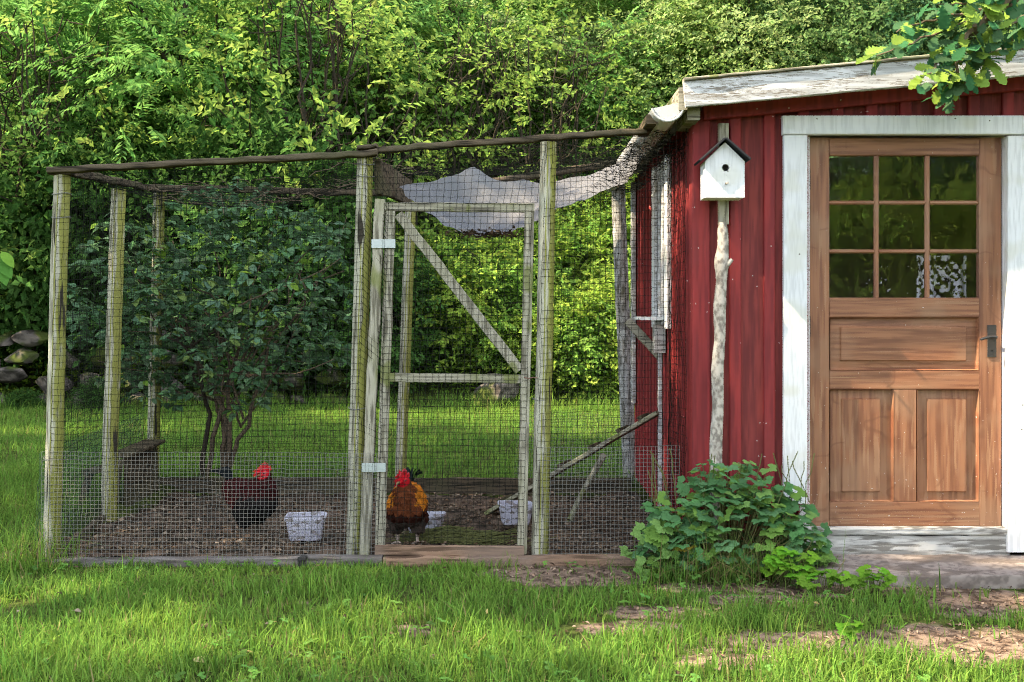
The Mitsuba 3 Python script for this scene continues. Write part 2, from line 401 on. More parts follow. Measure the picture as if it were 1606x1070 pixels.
# door: stiles, rails, raised panels, panes, handle
DY = WY + .005
dr_ = 'red_shed__door'
def dbox(x0, y0, x1, y1, yf, d, ch=.004):
    return box([X_(x0, DY), yf, Z_(y1, DY)], [X_(x1, DY), yf + d, Z_(y0, DY)], ch)
part(dr_, 'stile', dbox(1269, 216, 1301, 826, DY, .04), 'door_upright')
part(dr_, 'stile', dbox(1536, 216, 1571, 826, DY, .04), 'door_upright')
part(dr_, 'top_rail', dbox(1301.3, 216, 1535.7, 244, DY + .001, .038), 'door_across')
part(dr_, 'lock_rail', dbox(1301.3, 467, 1535.7, 498, DY + .001, .038), 'door_across')
part(dr_, 'middle_rail', dbox(1301.3, 581, 1535.7, 611, DY + .001, .038), 'door_across')
part(dr_, 'bottom_rail', dbox(1301.3, 787, 1535.7, 826, DY + .001, .038), 'door_across')
part(dr_, 'mullion', dbox(1402, 611.3, 1438, 786.7, DY + .0015, .037), 'door_upright')
def raised(x0, y0, x1, y1, ix, iy):
    xs = [X_(v, DY) for v in (x0, x0 + 1.5, x0 + ix, x0 + ix + 1.5)] + [X_(v, DY) for v in (x1 - ix - 1.5, x1 - ix, x1 - 1.5, x1)]
    zs = [Z_(v, DY) for v in (y0, y0 + 1.5, y0 + iy, y0 + iy + 1.5)] + [Z_(v, DY) for v in (y1 - iy - 1.5, y1 - iy, y1 - 1.5, y1)]
    dep = [.0, .024, .021, .011]
    d = np.array(dep + dep[::-1])
    D = np.maximum(d[:, None] * 0 + d[None, :], d[:, None])
    D = np.array([[dep[min(min(i, 7 - i), min(j, 7 - j))] for j in range(8)] for i in range(8)])
    V = np.array([[xs[i], DY + D[i, j], zs[j]] for i in range(8) for j in range(8)])
    return V, grid(8, 8)
part(dr_, 'panel', raised(1302, 498.3, 1535, 580.7, 17, 14), 'door_across')
part(dr_, 'panel', raised(1302, 611.3, 1401.5, 786.7, 19, 14), 'door_upright')
part(dr_, 'panel', raised(1438.5, 611.3, 1535.5, 786.7, 17, 14), 'door_upright')
for x in (1376, 1456): part(dr_, 'glazing_bar', dbox(x - 3.6, 244.3, x + 3.6, 466.7, DY + .006, .026, .006), 'door_upright')
for y in (317.5, 394):
    for x0, x1 in ((1301.5, 1372.2), (1379.8, 1452.2), (1459.8, 1535.5)):
        part(dr_, 'glazing_bar', dbox(x0, y - 3, x1, y + 3, DY + .007, .024, .006), 'door_across')
rs = np.random.RandomState(2)
for y0, y1 in ((244, 315), (320, 391.5), (396.5, 467)):
    for x0, x1 in ((1301, 1373), (1379, 1453), (1459, 1536)):
        u, w = np.meshgrid(np.linspace(x0, x1, 26), np.linspace(y0, y1, 26), indexing='ij')
        xx, zz = X_(u, DY), Z_(w, DY)
        off = rs.uniform(0, 30, 2)
        tilt = rs.normal(0, .006, 2)
        dy = (meshkit.fbm(np.stack([xx * 22 + off[0], zz * 14 + off[1], xx * 0], -1), 3) - .5) * .0016 + tilt[0] * (xx - xx.mean()) + tilt[1] * (zz - zz.mean())
        part(dr_, 'pane', (np.stack([xx, DY + .019 + dy, zz], -1).reshape(-1, 3), grid(26, 26)), 'window_glass', smooth=True)
    # a putty bead under each row of panes
pl = cat([box([X_(1548, DY), DY - .006, Z_(560, DY)], [X_(1562, DY), DY - .0005, Z_(510, DY)], .003),
          tube([[X_(1555, DY), DY - .004, Z_(529, DY)], [X_(1555, DY), DY - .045, Z_(529, DY)]], .008, 10),
          tube([[X_(1557, DY), DY - .042, Z_(529, DY)], [X_(1548, DY), DY - .046, Z_(528, DY)], [X_(1540, DY), DY - .047, Z_(529.5, DY)], [X_(1531, DY), DY - .045, Z_(532.5, DY)]], [.008, .0075, .007, .006], 10)])
part(dr_, 'handle', pl, 'black_iron', smooth=35)
part(dr_, 'keyhole', tube([[X_(1555, DY), DY - .0075, Z_(550, DY)], [X_(1555, DY), DY - .0062, Z_(550, DY)]], .004, 10), 'eye_black')
for y in (282, 512): part(dr_, 'hinge', tube([[X_(1268, DY), DY - .008, Z_(y + 16, DY)], [X_(1268, DY), DY - .008, Z_(y - 16, DY)]], .007, 10), 'black_iron', smooth=40)
# lace curtain behind the lower panes: threads with holes between them
rs = np.random.RandomState(17)
cu, cw = np.meshgrid(np.linspace(X_(1376, DY), X_(1540, DY), 120), np.linspace(Z_(470, DY), Z_(398, DY), 60), indexing='ij')
cv_ = np.stack([cu, DY + .16 + .012 * np.sin(cu * 90) + .006 * np.sin(cu * 37 + cw * 9), cw], -1).reshape(-1, 3)
cf = grid(120, 60); cc_ = cv_[cf].mean(1)
holes = meshkit.fbm(np.stack([cc_[:, 0] * 60, cc_[:, 2] * 60, cc_[:, 0] * 0], -1), 3)
cf = cf[holes > np.where(cc_[:, 0] > X_(1456, DY), .52, .78) + .08 * (cc_[:, 2] > Z_(412, DY))]
part(shed, 'lace_curtain', (cv_, cf), 'curtain_cloth')
# door trim
df = 'red_shed__door_trim'
part(df, 'head', box([X_(1227, 5.0), 4.985, Z_(211.5, 5.0)], [2.75, 5.024, Z_(182, 5.0)], .003), 'white_paint')
part(df, 'side', box([X_(1229, 5.0), 4.995, Z_(790, 5.0)], [X_(1266, 5.0), 5.024, Z_(212.5, 5.0)], .003), 'white_paint')
part(df, 'side', box([X_(1580, 5.0), 4.995, Z_(866, 5.0)], [2.58, 5.024, Z_(208, 5.0) - .016], .003), 'white_paint')
part(df, 'jamb', box([X_(1267, 5.0) - .035, 5.026, .16], [X_(1268, DY) - .002, 5.12, Z_(213, 5.0)], .003), 'white_paint')
part(df, 'jamb', box([X_(1572.5, DY), 5.015, .16], [X_(1582, DY), 5.12, Z_(213, 5.0)], .003), 'white_paint')
rs = np.random.RandomState(11)
def sill(y0, y1, yf, d, amp, seed):
    rs = np.random.RandomState(seed); n = 90
    x = np.linspace(X_(1236, yf), X_(1584, yf), n)
    zt, zb = Z_(y0, yf), Z_(y1, yf)
    prof = np.array([[d, zt], [.004, zt], [0, zt - .006], [.003, zt - (zt - zb) * .35], [0, zb + (zt - zb) * .3], [.004, zb], [d, zb]])
    V = np.zeros((n, len(prof), 3))
    V[..., 0] = x[:, None]; V[..., 1] = yf + prof[None, :, 0]; V[..., 2] = prof[None, :, 1]
    nz = meshkit.fbm(np.stack([V[..., 0] * 9, V[..., 2] * 60, V[..., 1] * 0 + seed], -1), 4) - .5
    V[:, 1:6, 1] += nz[:, 1:6] * amp
    V[:, 1:3, 2] += nz[:, 1:3] * amp * .5
    return V.reshape(-1, 3), grid(n, len(prof))
part(shed, 'threshold', sill(829, 839, 5.0, .12, .012, 1), 'weathered_sill', smooth=35)
part(shed, 'sill_beam', sill(840, 873, 5.012, .1, .03, 2), 'weathered_sill', smooth=35)
# side window shutter, shelf, hatch rail, far trim
win = 'red_shed__window'
part(win, 'frame', box([XL - .05, 5.70, Z_(515, 5.8)], [XL - .023, 5.80, Z_(245, 5.75)], .003), 'white_paint')
part(win, 'frame', box([XL - .05, 6.22, 1.12], [XL - .023, 6.32, 2.07], .003), 'white_paint')
part(win, 'shutter', box([XL - .042, 5.803, 1.14], [XL - .023, 6.217, 2.05], .003), 'white_paint')
for y in (5.86, 6.0, 6.14): part(win, 'shutter_strip', box([XL - .056, y - .02, 1.14], [XL - .043, y + .02, 2.05], .003), 'peeling_paint')
part(win, 'shelf', box([X_(1000, 5.95), 5.82, Z_(502, 5.95)], [XL - .023, 6.1, Z_(497, 5.95)], .003), 'white_paint')
part(win, 'shelf_bracket', box([XL - .09, 5.9, .98], [XL - .024, 5.98, 1.14], .004), 'weathered_sill')
part(sw, 'far_trim', box([XL - .05, YB - .12, .58], [XL - .0235, YB - .02, 2.12], .003), 'peeling_paint')
part(sw, 'hatch_rail', box([XL - .045, 6.05, .08], [XL - .0235, 6.085, 1.1], .003), 'peeling_paint')
part(shed, 'hatch_board', beam(P(1042, 566, 6.08), P(984, 503, 6.15), .05, .022, up=(-.6, 0, .8), ch=.003), 'grey_timber_across')

step = thing('concrete_step', 'low worn concrete step in front of the wooden shed door', 'step')
def slab(x0, x1, y0, y1, z0, z1, nx, ny, amp, seed):
    u, w = np.meshgrid(np.linspace(x0, x1, nx), np.linspace(y0, y1, ny), indexing='ij')
    zt = z1 + (meshkit.fbm(np.stack([u * 8, w * 8, u * 0 + seed], -1), 4) - .5) * amp
    edge = (meshkit.fbm(np.stack([u * 9, w * 0, u * 0 + seed], -1), 3) - .5) * amp * 1.5
    w2 = w + edge
    top = np.stack([u, w2, zt], -1)
    fr = np.stack([np.stack([u[:, 0], w2[:, 0] - .004, zt[:, 0] - .008], -1), np.stack([u[:, 0], w2[:, 0] - .002, zt[:, 0] * 0 + z0], -1)], 1)[:, ::-1]
    full = np.concatenate([fr, top], 1)
    full = np.concatenate([full[:1] * [1, 1, 0] + [0, 0, z0], full, full[-1:] * [1, 1, 0] + [0, 0, z0]], 0)
    return full.reshape(-1, 3), grid(*full.shape[:2])
part(step, 'slab', slab(X_(1236, 4.64), 2.9, 4.62, 5.02, -.1, .052, 120, 24, .016, 3), 'concrete', smooth=40)

# ------------------------------------------------------------------ birdhouse and its pole
pole = thing('birdhouse_pole', 'crooked bare branch pole with a pale slat on top, standing against the red wall', 'pole')
part(pole, 'slat', box([X_(1127, 5.0), 4.985, Z_(352, 5.0)], [X_(1142.5, 5.0), 5.022, Z_(194, 5.0)], .003), 'grey_timber')
py = [349, 362, 385, 410, 440, 480, 530, 580, 640, 700, 760, 880]
pxs = [1133, 1133.5, 1134, 1131.5, 1131.5, 1128.5, 1129, 1125, 1126, 1122.5, 1123.5, 1121]
rr = [.018, .025, .026, .035, .025, .031, .026, .030, .027, .031, .029, .033]
pts = np.array([P(a, b, 4.95) for a, b in zip(pxs, py)])
t_ = np.linspace(0, len(pts) - 1, 70)
pts2 = np.stack([np.interp(t_, np.arange(len(pts)), pts[:, k]) for k in range(3)], 1)
r2 = np.interp(t_, np.arange(len(pts)), rr) * (1 + .05 * np.sin(np.arange(70) * 1.9) * np.random.RandomState(1).rand(70))
part(pole, 'branch', tube(pts2, r2, 14), 'pale_bark', smooth=50)
part(pole, 'twig_stub', tube([P(1131, 430, 4.94), P(1139, 418, 4.93), P(1148, 407, 4.93)], [.014, .011, .010], 10), 'pale_bark', smooth=50)
bh = thing('birdhouse', 'white wooden birdhouse with a dark pitched roof and a round hole', 'birdhouse')
BY = 4.86
b0, b1 = X_(1106, BY), X_(1168, BY); bz0, bz1, bz2 = Z_(310, BY), Z_(253, BY), Z_(223, BY); bc = (b0 + b1) / 2
hole = Point(X_(1138, BY), Z_(263, BY)).buffer(.0165, 16)
part(bh, 'front', extrude_front(Polygon([(b0, bz0), (b1, bz0), (b1, bz1), (bc, bz2), (b0, bz1)]).difference(hole), BY, BY + .014), 'white_paint')
for x0, x1 in ((b0, b0 + .013), (b1 - .013, b1)): part(bh, 'side', box([x0, BY + .015, bz0 + .002], [x1, 4.975, bz1], .002), 'white_paint')
part(bh, 'floor', box([b0 + .014, BY + .015, bz0 + .003], [b1 - .014, 4.97, bz0 + .016], .002), 'white_paint')
part(bh, 'back', extrude_front(Polygon([(b0, bz0), (b1, bz0), (b1, bz1), (bc, bz2), (b0, bz1)]), 4.972, 4.984), 'white_paint')
ap = P(1138, 216, BY - .03); l_, r_ = P(1098, 252, BY - .03), P(1177, 250, BY - .03)
for e, nm in ((l_, 'roof_board'), (r_, 'roof_board')):
    d = e - ap
    m0, m1 = ap + [0, .075, 0], e + [0, .075, 0]
    part(bh, nm, beam(m0 + (d * .02), m1, .165, .010, up=np.cross([0, 1, 0], d) * (1 if d[0] > 0 else -1), ch=.002), 'black_felt')
part(bh, 'perch', tube([[X_(1138.5, BY), BY + .004, Z_(288, BY)], [X_(1138.5, BY), BY - .045, Z_(288.5, BY)]], .005, 8), 'pale_bark', smooth=40)

# ------------------------------------------------------------------ chicken run
run = thing('chicken_run', 'wire netted chicken run of round timber posts with a mesh gate, against the red shed', 'chicken run')
def post(p0, p1, r, material='post_wood', seed=0, label=None):
    n, s = 26, 16
    rs = np.random.RandomState(seed)
    t = np.linspace(0, 1, n); pts = np.asarray(p0) + t[:, None] * (np.asarray(p1) - np.asarray(p0))
    pts[:, 0] += np.cumsum(rs.normal(0, .0012, n)); pts[:, 1] += np.cumsum(rs.normal(0, .0012, n))
    a = np.arange(s + 1) * 2 * np.pi / s
    rad = r * (1.03 - .08 * t)[:, None] * (1 + .03 * (meshkit.fbm(np.stack([np.cos(a)[None] * 2 + 0 * t[:, None], np.sin(a)[None] * 2 + 0 * t[:, None], t[:, None] * 9 + 0 * a[None] + seed], -1), 2) - .5))
    V = pts[:, None] + np.stack([np.cos(a) * rad, np.sin(a) * rad, rad * 0], -1)
    uv = np.stack(np.broadcast_arrays(((a / (2 * np.pi) + .25) % 1.0)[None], t[:, None]), -1).reshape(-1, 2)
    # uv.x runs 0 at the front (towards -y) round by the right hand side
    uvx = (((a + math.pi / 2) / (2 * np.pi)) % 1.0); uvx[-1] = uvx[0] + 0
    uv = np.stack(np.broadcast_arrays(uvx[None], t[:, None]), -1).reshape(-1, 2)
    cap = pts[-1:] + [0, 0, .004]
    Vv = np.vstack([V.reshape(-1, 3), cap]); uv = np.vstack([uv, [[.6, 1]]])
    f = np.vstack([grid(n, s + 1), np.stack([(n - 1) * (s + 1) + np.arange(s), (n - 1) * (s + 1) + np.arange(s) + 1, np.full(s, len(Vv) - 1)], 1)])
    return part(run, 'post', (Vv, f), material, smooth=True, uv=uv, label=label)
def base(p, z=-.2): p = np.array(p); p[2] = z; return p
RY, RB = 5.1, 7.42
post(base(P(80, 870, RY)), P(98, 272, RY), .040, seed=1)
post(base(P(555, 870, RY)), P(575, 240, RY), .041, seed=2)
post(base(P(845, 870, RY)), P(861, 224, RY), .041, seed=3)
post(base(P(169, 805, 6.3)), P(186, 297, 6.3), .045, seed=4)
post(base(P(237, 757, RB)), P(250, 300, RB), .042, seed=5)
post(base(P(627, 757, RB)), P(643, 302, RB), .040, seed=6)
post(base(P(990, 757, 7.6)), P(968, 274, 7.6), .052, material='pale_post', seed=7, label='pale weathered post with flaking whitewash')
# rails
def rail(name, a, b, w, h, m='dark_timber', seed=0, up=(0, 0, 1), n=24):
    return part(run, name, beam(a, b, w, h, up=up, ch=.006, n=n, wob=.0022, seed=seed), m, smooth=40)
rail('top_rail', P(77, 267, 5.06), P(592, 241, 5.06), .055, .03, seed=1)
rail('top_rail', P(560, 237.5, 5.1), P(1014, 206, 5.1), .05, .029, seed=2)
rail('top_rail', P(98, 268, RY), P(252, 298, RB), .045, .04, seed=3)
rail('top_rail', P(235, 295, RB), P(650, 304, RB), .05, .045, seed=4)
part(run, 'top_rail', tube(np.array([P(628, 299, RB), P(700, 293, RB - .02), P(780, 285, RB + .03), P(860, 272, RB), P(940, 260, RB - .03), P(1005, 246, RB)]), [.028, .03, .03, .028, .025, .022], 10), 'dark_timber', smooth=50)
part(run, 'cross_plank', beam(P(592, 277, 5.14), P(643, 302, RB), .03, .17, ch=.004, n=12, wob=.0015, seed=8), 'dark_timber')
rail('post_cap', P(562, 233, 5.1), P(592, 231, 5.1), .1, .02, seed=9, n=6)
rail('post_cap', P(80, 271, 5.1), P(116, 271, 5.1), .08, .03, seed=10, n=6)
# base timbers
rail('base_timber', [X_(62, 5.0), 5.01, -.03], [X_(600, 5.0), 5.01, -.012], .06, .12, m='base_wood', seed=11)
rail('base_timber', [X_(600, 5.0) + .004, 5.005, -.012], [X_(1010, 5.0), 5.02, -.006], .06, .11, m='brown_board', seed=12)
rail('back_board', [-2.62, RB, -.04], [.84, RB, -.04], .035, .17, m='dark_timber', seed=13)
rail('side_board', [-2.26, 5.08, -.06], [-2.62, RB, -.05], .035, .12, m='dark_timber', seed=14)
# gate
gate = 'chicken_run__gate'
GY = 5.07
def gb(a, b, w, h, m, name, seed=0, up=(0, 1, 0)):
    part(gate, name, beam(a, b, w, h, up=up, ch=.003, n=16, wob=.0009, seed=seed), m)
rail('gate_jamb', base(P(572, 868, GY), .03), P(596, 313, GY), .050, .05, m='grey_timber', seed=15, up=(0, 1, 0))
gb(P(596.5, 856, GY), P(612.5, 331.5, GY), .046, .034, 'grey_timber', 'stile', 1)
gb(P(818, 868, GY), P(830, 331.5, GY), .046, .034, 'grey_timber', 'stile', 2)
gb(P(604.5, 324.5, GY), P(838, 326.5, GY), .034, .042, 'grey_timber_across', 'top_rail', 3, (0, 0, 1))
gb(P(611.5, 592, GY), P(818, 594, GY), .034, .042, 'grey_timber_across', 'middle_rail', 4, (0, 0, 1))
gb(P(588.5, 863, GY - .03), P(822, 864, GY - .03), .028, .046, 'brown_board', 'bottom_rail', 5, (0, 0, 1))
gb(P(625, 336, GY + .002), P(815, 581, GY + .002), .048, .028, 'grey_timber', 'brace', 6)
for (x0, y0, x1) in ((584, 376, 621), (569, 725, 606)):
    h = cat([box([X_(x0, GY), GY - .032, Z_(y0 + 14, GY)], [X_((x0 + x1) / 2 - 2, GY), GY - .0275, Z_(y0, GY)], .001),
             box([X_((x0 + x1) / 2 + 2, GY), GY - .0315, Z_(y0 + 14, GY)], [X_(x1, GY), GY - .027, Z_(y0, GY)], .001),
             tube([[X_((x0 + x1) / 2, GY), GY - .033, Z_(y0 + 14, GY)], [X_((x0 + x1) / 2, GY), GY - .033, Z_(y0, GY)]], .0055, 8)])
    hk = part(gate, 'hinge', h, 'hinge_zinc', smooth=35)
part(gate, 'latch_hook', tube([P(822, 592, GY - .03), P(829, 594, GY - .04), P(836, 592, GY - .035), P(843, 593, GY - .04)], .003, 6), 'nail_rust')

for (px_a, py_a, r_) in ((97, 305, .043), (96, 342, .043), (84, 718, .044), (573, 259, .044), (572.5, 278, .044), (561, 640, .045), (858, 330, .044), (850, 626, .045)):
    c_ = P(px_a, py_a, RY); a_ = np.linspace(0, 2 * np.pi, 22)
    part(run, 'wire_tie', tube(np.stack([c_[0] + np.cos(a_) * r_, c_[1] + np.sin(a_) * r_, c_[2] + .004 * np.sin(a_ * 2 + px_a)], 1), .0021, 6), 'galvanised_wire')
def tubes(polys, r, sides=3):
    """Many polylines of the same number of points as thin tubes; polys (k, n, 3)."""
    p = np.asarray(polys, float); k, n = p.shape[:2]
    t = norm(np.gradient(p, axis=1))
    ref = np.where(np.abs(t[..., 2:]) < .85, np.array([0, 0, 1.0]), np.array([1.0, 0, 0]))
    a = norm(np.cross(t, ref)); b = np.cross(a, t)
    g = np.arange(sides) * 2 * np.pi / sides
    V = p[:, :, None] + r * (np.cos(g)[:, None] * a[:, :, None] + np.sin(g)[:, None] * b[:, :, None])
    c, i, j = np.meshgrid(np.arange(k), np.arange(n - 1), np.arange(sides), indexing='ij')
    o = c * n * sides
    q = np.stack([o + i * sides + j, o + i * sides + (j + 1) % sides, o + (i + 1) * sides + (j + 1) % sides, o + (i + 1) * sides + j], -1).reshape(-1, 4)
    return V.reshape(-1, 3), tris(q)

def net(surf, w, h, cell, r, wob, seed, sub=1):
    """A square mesh over surf(u, v) -> points, w by h metres large."""
    nu, nv = max(2, int(round(w / cell))) , max(2, int(round(h / cell)))
    u, v = np.meshgrid(np.linspace(0, 1, nu * sub + 1), np.linspace(0, 1, nv * sub + 1), indexing='ij')
    rs = np.random.RandomState(seed)
    pts = surf(u, v)
    q = pts * 7 + seed
    pts = pts + np.stack([meshkit.fbm(q + 10 * k, 3, k) - .5 for k in range(3)], -1) * wob * np.array([2.2, 3.2, 2.2])
    pts = pts + rs.normal(0, wob * .10, pts.shape)
    return cat([tubes(pts[::sub], r), tubes(np.swapaxes(pts, 0, 1)[::sub], r)])

def quad_surf(a, b, c, d, bulge=None):
    a, b, c, d = (np.asarray(x, float) for x in (a, b, c, d))       # a b along the bottom, d c along the top
    def s(u, v):
        u, v = u[..., None], v[..., None]
        p = (a * (1 - u) + b * u) * (1 - v) + (d * (1 - u) + c * u) * v
        if bulge is not None: p = p + np.asarray(bulge) * np.sin(np.pi * u) * np.sin(np.pi * v)
        return p
    return s
NR = .0011
def addnet(holder, surf, w, h, cell, r, wob, seed, m='black_net', name='netting'):
    part(holder, name, net(surf, w, h, cell, r, wob, seed), m, kind='stuff')
FYN = RY - .052
addnet(run, quad_surf(P(74, 872, FYN), P(556, 874, FYN), P(575, 243, FYN), P(92, 268, FYN), (0, .04, 0)), 1.5, 1.9, .0315, NR, .011, 1)
addnet(gate, quad_surf(P(592, 862, GY - .024), P(820, 866, GY - .024), P(834, 320, GY - .024), P(606, 318, GY - .024)), .71, 1.68, .0315, NR, .004, 2)
addnet(run, quad_surf(P(838, 872, FYN), P(1064, 872, FYN), P(1060, 212, FYN), P(856, 222, FYN), (0, .02, 0)), .68, 2.02, .033, NR, .012, 3)
addnet(run, quad_surf(P(578, 318, FYN), P(842, 318, FYN), P(856, 226, FYN), P(578, 240, FYN), (0, .03, 0)), .84, .27, .034, NR, .008, 4)
addnet(run, quad_surf(P(552, 872, FYN), P(592, 872, FYN), P(610, 300, FYN), P(575, 243, FYN)), .12, 1.9, .0315, NR, .004, 5)
addnet(run, quad_surf([-2.28, 5.12, .0], [-2.6, RB - .03, -.04], P(248, 300, RB - .03), P(94, 270, 5.12), (-.03, 0, 0)), 2.3, 1.9, .036, NR, .01, 6)
addnet(run, quad_surf([-2.55, RB - .045, -.0], [.85, RB - .045, -.0], P(1000, 250, RB - .045), P(245, 298, RB - .045), (0, .03, 0)), 3.4, 2.0, .036, NR * 1.05, .008, 7)
addnet(run, quad_surf([XL - .045, 5.1, .05], [XL - .04, 5.72, .05], [XL - .04, 5.72, 2.05], [XL - .045, 5.1, 2.1], (-.02, 0, 0)), .62, 2.0, .042, .0013, .012, 14)
def roofnet(u, v):
    a, b = P(92, 262, RY), P(1060, 208, RY); c, d = P(250, 294, RB), P(1004, 244, RB)
    uu, vv = u[..., None], v[..., None]
    p = (a * (1 - uu) + b * uu) * (1 - vv) + (c * (1 - uu) + d * uu) * vv
    bay = np.abs(np.sin(np.pi * np.clip(u * 2, 0, 2)))
    p[..., 2] -= np.sin(np.pi * v) * (.06 + .15 * bay * (u < .5) + .05 * bay * (u >= .5)) + .03 * (meshkit.fbm(np.stack([u * 9, v * 7, u * 0], -1), 3) - .5)
    return p
addnet(run, roofnet, 3.0, 2.35, .045, .0008, .012, 8, name='roof_netting')
# galvanised small mesh round the foot
WYN = FYN - .012
WR = .00075
addnet(run, quad_surf(P(64, 874, WYN), P(552, 876, WYN), P(556, 711, WYN), P(66, 709, WYN)), 1.5, .5, .0196, WR, .004, 9, 'galvanised_wire', 'wire_mesh')
addnet(run, quad_surf(P(848, 876, WYN), P(1066, 874, WYN), P(1066, 699, WYN), P(852, 703, WYN)), .67, .53, .0196, WR, .004, 10, 'galvanised_wire', 'wire_mesh')
addnet(run, quad_surf(P(552.5, 878, WYN), P(588, 878, WYN), P(590, 712, WYN), P(556, 711, WYN)), .11, .5, .0196, WR, .003, 11, 'galvanised_wire', 'wire_mesh')
addnet(run, quad_surf([-2.30, 5.06, .0], [-2.62, RB, -.0], [-2.60, RB, .5], [-2.27, 5.06, .53], (-.06, 0, 0)), 2.3, .5, .022, WR, .009, 12, 'green_wire', 'wire_mesh')
addnet(run, quad_surf(P(806, 757, RB + .02), P(1000, 757, RB + .02), P(985, 655, RB + .02), P(815, 640, RB + .02)), .85, .52, .022, WR, .012, 13, 'galvanised_wire', 'wire_mesh')
# tangled netting bunched up under the eave, twigs caught on the roof net
rs = np.random.RandomState(21)
pl = []
for k in range(150):
    c = P(rs.uniform(950, 1064), 0, rs.uniform(5.1, 6.2)); c[2] = 2.03 + .14 * (c[0] - .6) - rs.rand() ** 2 * .16
    q = np.cumsum(rs.normal(0, .032, (7, 3)) * [1, 1, .5], 0) + c
    q[:, 2] = np.minimum(q[:, 2], 2.09)
    pl.append(q)
part(run, 'tangled_netting', tubes(np.array(pl), .0017), 'black_net', kind='stuff')
pl = []
for k in range(110):
    u, v = np.array([rs.uniform(.08, .56)]), np.array([rs.uniform(.15, .95)])
    c = roofnet(u, v)[0] + [0, 0, .006]
    d = norm(rs.normal(0, 1, 3) * [1, 1, .25]) * rs.uniform(.02, .10)
    pl.append(np.linspace(c - d, c + d, 4) + rs.normal(0, .006, (4, 3)))
part(run, 'caught_twigs', tubes(np.array(pl), .0022), 'twig_bark', kind='stuff')

# white plastic sheet sagging on the roof net, dead leaves in it
u, v = np.meshgrid(np.linspace(0, 1, 60), np.linspace(0, 1, 36), indexing='ij')
yv = 5.8 + v * 1.1
px_ = np.interp(u, [0, .1, .3, .5, .72, 1], [640, 668, 730, 795, 868, 992])
zc = np.interp(u, [0, .1, .22, .35, .5, .65, .82, 1], [310, 330, 352, 369, 364, 340, 308, 272])
zr = np.interp(u, [0, .1, .35, .5, .65, .82, 1], [304, 300, 281, 298, 304, 290, 262])
Xs = (px_ - CX) * 6.3 / F
z_low, z_rim = EYE - (zc - CY) * 6.3 / F, EYE - (zr - CY) * 6.3 / F
pv = np.sin(np.pi * np.clip(v, 0, 1)) ** .7
Zs = z_rim + (z_low - z_rim) * pv + (meshkit.fbm(np.stack([u * 7, v * 7, u * 0], -1), 4) - .5) * .06 + .022 * (np.abs(np.sin(u * 31 + v * 5 + 3 * meshkit.fbm(np.stack([u * 4, v * 3, u * 0], -1), 2))) - .6) * pv + .008 * np.sin(u * 23 + v * 4) * (1 - pv)
sheet = single('plastic_sheet', (np.stack([Xs, yv, Zs], -1).reshape(-1, 3), grid(60, 36)), 'sheet_plastic', 'white plastic sheet sagging like a hammock under the roof net above the gate', 'plastic sheet', smooth=True)

def flakes(pos, size, tint, rs, flat=.5, aspect=.6):
    """Curled dead-leaf flakes: 4 triangles each, with colours."""
    k = len(pos)
    d = norm(rs.normal(0, 1, (k, 3)) * [1, 1, .35]); nrm = norm(rs.normal(0, flat, (k, 3)) + [0, 0, 1])
    nrm = norm(nrm - d * (nrm * d).sum(1, keepdims=True)); s = np.cross(nrm, d)
    L = (size * rs.uniform(.5, 1.3, k))[:, None]; W = L * aspect * rs.uniform(.6, 1.2, (k, 1))
    curl = nrm * L * rs.uniform(-.1, .35, (k, 1))
    V = np.stack([pos - d * L * .5, pos + s * W * .5 + curl, pos + d * L * .5 + curl * .4, pos - s * W * .5 + curl, pos], 1)
    o = np.arange(k)[:, None] * 5
    f = np.concatenate([o + np.array([[0, 1, 4]]), o + np.array([[1, 2, 4]]), o + np.array([[2, 3, 4]]), o + np.array([[3, 0, 4]])], 0)
    c = np.asarray(tint)[rs.randint(0, len(tint), k)] * rs.uniform(.6, 1.3, (k, 1))
    return (V.reshape(-1, 3), f), np.clip(np.repeat(c, 5, 0), 0, 1)
BROWNS = [(.13, .085, .055), (.18, .13, .09), (.095, .065, .045), (.25, .2, .15), (.07, .05, .038)]
CHIPS = [(.25, .165, .12), (.19, .125, .09), (.11, .075, .055), (.36, .27, .2), (.08, .056, .043)]
k = 260
lp = np.stack([rs.normal(X_(765, 6.3), .10, k), rs.normal(6.3, .12, k), np.full(k, Z_(361, 6.3)) - .04 + rs.rand(k) * .03], 1)
m, c = flakes(lp, .035, BROWNS, rs)
single('leaf_pile', m, 'dead_leaf', 'brown dead leaves lying in the lowest sag of the white plastic sheet', 'dead leaves', kind='stuff', color=c)

